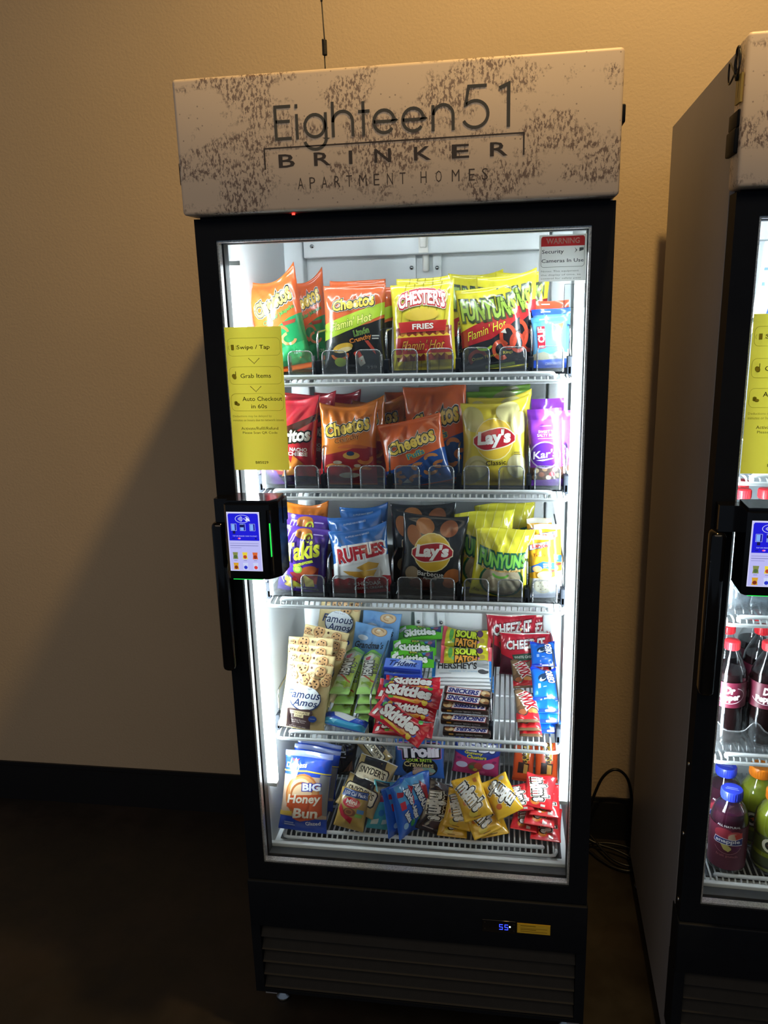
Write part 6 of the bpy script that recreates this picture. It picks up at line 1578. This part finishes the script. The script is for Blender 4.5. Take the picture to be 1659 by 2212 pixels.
def soda_bottle(root, label_base='4f1426', drink='cola', words=True):
    mb = MB()
    mb.lathe([(0.018, 0.0), (0.028, 0.003), (0.0305, 0.012), (0.0305, 0.06), (0.0290, 0.075), (0.0305, 0.09), (0.0310, 0.142), (0.0290, 0.160), (0.0200, 0.182), (0.0125, 0.197), (0.0115, 0.205), (0.0115, 0.214)], 0)
    part(mb, 'bottle_body', M['bottle'], root)
    mb = MB()
    mb.lathe([(0.016, 0.003), (0.0265, 0.006), (0.0292, 0.014), (0.0292, 0.06), (0.0278, 0.075), (0.0292, 0.09), (0.0296, 0.142), (0.0278, 0.158)], 0)
    part(mb, 'drink', M[drink], root)
    mb = MB()
    prof = [(0.0140, 0.205), (0.0143, 0.206), (0.0143, 0.2205), (0.0130, 0.222), (0.0001, 0.222)]
    mb.lathe(prof, 0, 40)
    for q in range(24):
        a = 2 * PI * q / 24
        x, y = 0.0143 * math.cos(a), 0.0143 * math.sin(a)
        mb.tube([(x, y, 0.207), (x, y, 0.220)], 0.0006, 0, 4)
    part(mb, 'cap', M['cap_red'], root)
    if words:
        mb = MB()
        bottle_label(mb, 0.0318, 0.088, 0.143, label_base, [
            ('O', 'd8c4c8', 0.0, 0.50, 0.30, 0.34, 0.010, 200, 420), ('T', 'f0ebe8', 'Dr', 0.015, 0.70, 0.16, 0.26, {'bold': 0.05, 'shear': 0.1}), ('T', 'f0ebe8', 'Pepper', 0.0, 0.38, 0.40, 0.30, {'bold': 0.05, 'shear': 0.1, 'rot': 6}),
            ('R', 'c8b0b6', 0.40, 0.3, 0.48, 0.55), ('R', 'c8b0b6', -0.46, 0.2, -0.38, 0.5)])
        part(mb, 'label_wrap', M['paper'], root)


def tea_bottle(root):
    mb = MB()
    mb.lathe([(0.024, 0.0), (0.033, 0.003), (0.0353, 0.012), (0.0353, 0.106), (0.0348, 0.114), (0.0330, 0.124), (0.0300, 0.134), (0.0255, 0.143), (0.0205, 0.150), (0.0175, 0.155), (0.0172, 0.162)], 0)
    part(mb, 'bottle_body', M['bottle'], root)
    mb = MB(); mb.lathe([(0.022, 0.006), (0.0310, 0.010), (0.0338, 0.018), (0.0338, 0.106), (0.0333, 0.113), (0.0315, 0.123), (0.0288, 0.132)], 0)
    part(mb, 'drink', M['punch'], root)
    mb = MB()
    bottle_label(mb, 0.0356, 0.012, 0.108, '5c2034', [
        ('E', '9c3442', -0.07, 0.83, 0.17, 0.14), ('E', 'c8585a', 0.12, 0.80, 0.13, 0.13), ('E', 'd6b99a', 0.10, 0.78, 0.10, 0.10), ('P', 'd84a3c', [(0.10, 0.86), (0.24, 0.90), (0.24, 0.70), (0.14, 0.72)]),
        ('P', 'c8b868', [(-0.13, 0.62), (0.0, 0.60), (0.08, 0.52), (0.02, 0.44), (-0.06, 0.48)]), ('E', '5c1c44', 0.13, 0.54, 0.07, 0.09), ('E', '6a2450', 0.19, 0.60, 0.06, 0.07), ('O', 'b07a80', 0.0, 0.58, 0.23, 0.20, 0.008, 200, 350),
        ('P', 'e8e6ee', [(-0.245, 0.63), (-0.2, 0.60), (0.25, 0.60), (0.255, 0.78), (0.1, 0.735), (-0.22, 0.755)]), ('P', '1f2c74', [(-0.235, 0.645), (-0.19, 0.615), (0.25, 0.615), (0.25, 0.765), (0.1, 0.72), (-0.21, 0.74)]),
        ('T', 'f2f2f6', 'snapple', 0.0, 0.675, 0.40, 0.105, {'bold': 0.03, 'rot': 2}), ('T', 'b06a6c', 'fruit punch', 0.0, 0.33, 0.36, 0.075)])
    part(mb, 'label_wrap', M['paper'], root)
    mb = MB()
    r = 0.0353

    def shoulder(x, y):
        a = x / r - PI / 2
        return (r + 0.0005) * math.cos(a), (r + 0.0005) * math.sin(a), 0.1075 + y * 0.7
    sf = Surf(lines(24, -0.05, 0.05), [0, 0.01], shoulder)
    draw(mb, sf, 0.10, 0.01, [('T', 'f0eeee', 'ALL NATURAL', 0.0, 0.5, 0.86, 0.6, {'bold': 0.02})], 0, 0.0002, 1e-5)
    part(mb, 'printed_motto', M['ink'], root)
    mb = MB(); mb.lathe([(0.0195, 0.157), (0.0200, 0.159), (0.0200, 0.1745), (0.0190, 0.1762), (0.0001, 0.1762)], 0, 40)
    for q in range(30):
        a = 2 * PI * q / 30
        mb.tube([(0.02 * math.cos(a), 0.02 * math.sin(a), 0.160), (0.02 * math.cos(a), 0.02 * math.sin(a), 0.174)], 0.0006, 0, 4)
    mb.add([(x, y, 0.1766) for x, y in ((-0.012, -0.004), (0.012, -0.004), (0.012, -0.0025), (-0.012, -0.0025))], [(0, 1, 2, 3)], 1, lin('b8c0f0'))
    mb.add([(x, y, 0.1766) for x, y in ((-0.010, 0.001), (0.010, 0.001), (0.010, 0.0025), (-0.010, 0.0025))], [(0, 1, 2, 3)], 1, lin('b8c0f0'))
    mb.build('cap', [M['cap_blue'], M['ink']], root, sharp=50)


def sport_bottle(root):
    mb = MB()
    mb.lathe([(0.028, 0.0), (0.036, 0.004), (0.038, 0.014), (0.038, 0.05), (0.0345, 0.062), (0.0335, 0.072), (0.0345, 0.082), (0.038, 0.098), (0.0385, 0.118), (0.035, 0.142), (0.026, 0.160), (0.0185, 0.170), (0.0180, 0.178)], 0)
    part(mb, 'bottle_body', M['bottle'], root)
    mb = MB(); mb.lathe([(0.026, 0.005), (0.0345, 0.009), (0.0365, 0.016), (0.0365, 0.05), (0.033, 0.062), (0.032, 0.072), (0.033, 0.082), (0.0365, 0.098), (0.037, 0.118), (0.0335, 0.141), (0.0245, 0.159), (0.018, 0.166)], 0)
    part(mb, 'drink', M['lime_drink'], root)
    mb = MB()
    bottle_label(mb, 0.0387, 0.020, 0.048, '3d4520', [('R', '23260f', -1, 0.0, 1, 0.2)])
    bottle_label(mb, 0.0362, 0.056, 0.098, '4a5220', [('E', 'e6e0c8', -0.02, 0.5, 0.13, 0.40), ('E', '23241a', -0.02, 0.5, 0.075, 0.25), ('P', 'e06a2c', [(-0.02, 0.40), (0.05, 0.56), (0.0, 0.58), (0.01, 0.68), (-0.06, 0.5), (-0.02, 0.5)])])
    part(mb, 'label_wrap', M['paper'], root)
    mb = MB(); mb.lathe([(0.0205, 0.172), (0.0215, 0.174), (0.0215, 0.194), (0.020, 0.197), (0.0001, 0.197)], 0, 40)
    for q in range(30):
        a = 2 * PI * q / 30
        mb.tube([(0.0215 * math.cos(a), 0.0215 * math.sin(a), 0.175), (0.0215 * math.cos(a), 0.0215 * math.sin(a), 0.193)], 0.0007, 0, 4)
    part(mb, 'cap', M['cap_orange'], root)


def copy_tree(src, loc, label):
    r = src.copy()
    C.objects.link(r)
    r.location = loc
    r['label'] = label
    for ch in list(src.children):
        c = ch.copy()
        C.objects.link(c)
        c.parent = r
    return r


def bottle_row(name, builder, group, spots, turn, tall=1.0):
    src = None
    for i, (loc, label) in enumerate(spots):
        if src is None:
            src = empty(name, loc, turn)
            src.scale = (1, 1, tall)
            tag(src, label, 'bottle', group)
            builder(src)
        else:
            copy_tree(src, loc, label)


bottle_row('soda_bottle', soda_bottle, 'dark soda bottles', (
    ((0.6031, 0.118, 0.7115), 'dark soda bottle with a maroon label, foremost by the door frame'),
    ((0.6712, 0.118, 0.7115), 'dark soda bottle with a maroon label, cut by the picture edge'),
    ((0.6142, 0.195, 0.7115), 'dark soda bottle behind the foremost one by the door frame'),
    ((0.6790, 0.195, 0.7115), 'dark soda bottle second in the file at the picture edge'),
    ((0.6861, 0.270, 0.7115), 'dark soda bottle at the back of the file at the picture edge')), math.radians(-12), 0.93)
bottle_row('water_bottle', lambda r: soda_bottle(r, drink='water', words=False), 'clear bottles with red caps', (
    ((0.5985, 0.118, 0.9885), 'clear bottle with a red cap, foremost above the card reader'),
    ((0.6400, 0.122, 0.9885), 'clear bottle with a red cap at the picture edge above the card reader'),
    ((0.6139, 0.192, 0.9885), 'clear bottle with a red cap behind the foremost one')), 0.0)
bottle_row('juice_bottle', tea_bottle, 'fruit punch bottles', (
    ((0.6205, 0.096, 0.4455), 'fruit punch bottle with a blue cap, standing in front'),
    ((0.6300, 0.178, 0.4455), 'fruit punch bottle with a blue cap, standing behind the other')), math.radians(-16), 0.97)
bottle_row('sports_drink_bottle', sport_bottle, 'yellow green sports drinks', (
    ((0.7065, 0.098, 0.4455), 'yellow green sports drink with an orange cap, in front'),
    ((0.6980, 0.182, 0.4455), 'yellow green sports drink with an orange cap, standing behind')), math.radians(-25), 0.88)
P['drink_pouch'] = pack_mesh('drink_pouch', 0.085, 0.125, 0.03, '2f49c8', [('P', 'e8eaf2', [(-1, 0), (-0.5, 0), (-0.2, 1), (-1, 1)]), ('P', '5a74dc', [(-0.2, 0.1), (0.1, 0.1), (0.3, 0.8), (0.1, 0.9)]), ('R', '3a55c0', -0.9, 0.42, -0.7, 0.47), ('R', '3a55c0', -0.9, 0.62, -0.65, 0.66)], 77, M['film'])
o = bpy.data.objects.new('drink_pouch', P['drink_pouch'])
C.objects.link(o)
o.location = (0.632, 0.13, 1.504)
o.rotation_euler = (-0.10, 0.12, 0)
tag(o, 'white and blue pouch on the top shelf of the drinks fridge', 'drink pouch')

# ------------------------------------------------------------------ things on and around the fridges
an = empty('antenna', (-0.1385, 0.150, 1.900))
tag(an, 'thin black whip antenna with a coil, standing on the fridge top', 'antenna')
mb = MB(); mb.lathe([(0.014, 0), (0.014, 0.004), (0.009, 0.010), (0.004, 0.018)], 0, 20); mb.build('magnetic_base', M['black_matte'], an)
mb = MB(); mb.tube([(0, 0, 0.016), (-0.0005, 0, 0.0675)], 0.0011); mb.tube([(0.001, 0, 0.091), (0.0005, 0, 0.094), (-0.0018, 0, 0.155)], 0.0011); mb.build('whip', M['black_matte'], an)
mb = MB(); mb.tube([(0.0034 * math.cos(q * 0.7), 0.0034 * math.sin(q * 0.7), 0.0675 + 0.0235 * q / 150) for q in range(151)], 0.0011, 0, 6); mb.build('coil', M['black_matte'], an)
mb = MB(); mb.lathe([(0.0006, 0.148), (0.0020, 0.150), (0.0020, 0.160), (0.0012, 0.1625), (0.0001, 0.163)], 0, 12, cx=-0.0018); mb.build('tip', M['black_matte'], an)


def smooth_path(pts, n=10):
    """Catmull-Rom through the points."""
    p = [Vector(q) for q in pts]
    p = [p[0] * 2 - p[1]] + p + [p[-1] * 2 - p[-2]]
    out = []
    for i in range(1, len(p) - 2):
        a, b_, c, d = p[i - 1], p[i], p[i + 1], p[i + 2]
        for k in range(n):
            t = k / n
            out.append(0.5 * ((2 * b_) + (c - a) * t + (2 * a - 5 * b_ + 4 * c - d) * t * t + (3 * b_ - a - 3 * c + d) * t ** 3))
    out.append(p[-2])
    return out


def cable(name, pts, r, label, cat, group=None):
    mb = MB()
    mb.tube(smooth_path(pts), r, 0, 8)
    o = mb.build(name, M['cable'])
    tag(o, label, cat, group)


cable('power_cord', [(0.365, 0.70, 0.006), (0.40, 0.71, 0.05), (0.432, 0.72, 0.153), (0.458, 0.722, 0.225), (0.492, 0.722, 0.253), (0.525, 0.722, 0.228), (0.541, 0.72, 0.160), (0.545, 0.70, 0.05), (0.53, 0.66, 0.005)], 0.0042,
      'black power cord arching highest against the wall between the fridges', 'cord', 'power cords between the fridges')
cable('power_cord', [(0.553, 0.66, 0.005), (0.550, 0.70, 0.12), (0.549, 0.722, 0.238), (0.566, 0.722, 0.246), (0.578, 0.722, 0.240), (0.598, 0.72, 0.205), (0.620, 0.715, 0.150), (0.64, 0.70, 0.05), (0.66, 0.69, 0.005)], 0.0038,
      'black power cord with a kinked top, bent beside the drinks fridge', 'cord', 'power cords between the fridges')
cable('power_cord', [(0.36, 0.71, 0.006), (0.42, 0.69, 0.006), (0.45, 0.655, 0.006), (0.485, 0.625, 0.006), (0.53, 0.612, 0.008), (0.575, 0.64, 0.006), (0.56, 0.70, 0.006), (0.50, 0.715, 0.014), (0.44, 0.71, 0.016), (0.40, 0.69, 0.016)], 0.004,
      'black power cord coiled loosely on the floor between the fridges', 'cord', 'power cords between the fridges')
cable('power_cord', [(0.36, 0.735, 0.045), (0.40, 0.72, 0.035), (0.45, 0.70, 0.022), (0.50, 0.68, 0.02), (0.54, 0.655, 0.014), (0.53, 0.625, 0.014), (0.49, 0.64, 0.016), (0.46, 0.68, 0.02), (0.43, 0.73, 0.03)], 0.0038,
      'black power cord crossing over the coil on the floor', 'cord', 'power cords between the fridges')
w = []
for q in range(75):
    a = 2 * PI * q / 24
    w.append((0.5000 - 0.0008 * (q // 24), -0.030 + 0.010 * math.cos(a) + 0.002 * math.sin(q), 1.868 + 0.022 * math.sin(a)))
mb = MB()
mb.tube(w, 0.0012, 0, 6)
mb.tube(smooth_path([(0.500, -0.025, 1.862), (0.4995, 0.010, 1.850), (0.502, 0.030, 1.862), (0.502, 0.028, 1.882), (0.500, 0.005, 1.872), (0.4992, -0.03, 1.85)]), 0.0014, 0, 6)
o = mb.build('antenna_lead', M['cable'])
tag(o, 'thin black lead wound up on the side of the drinks fridge header', 'cable')
mb = MB()
mb.box((0.5010, -0.050, 1.814), (0.5042, -0.022, 1.852), 0, lin('a88f42'))
mb.add([(0.5008, -0.037, 1.822), (0.5008, -0.035, 1.822), (0.5008, -0.035, 1.846), (0.5008, -0.037, 1.846)], [(3, 2, 1, 0)], 0, lin('4a3c18'))
o = mb.build('side_label', M['paper'])
tag(o, 'small yellow label on the header side of the drinks fridge', 'label')
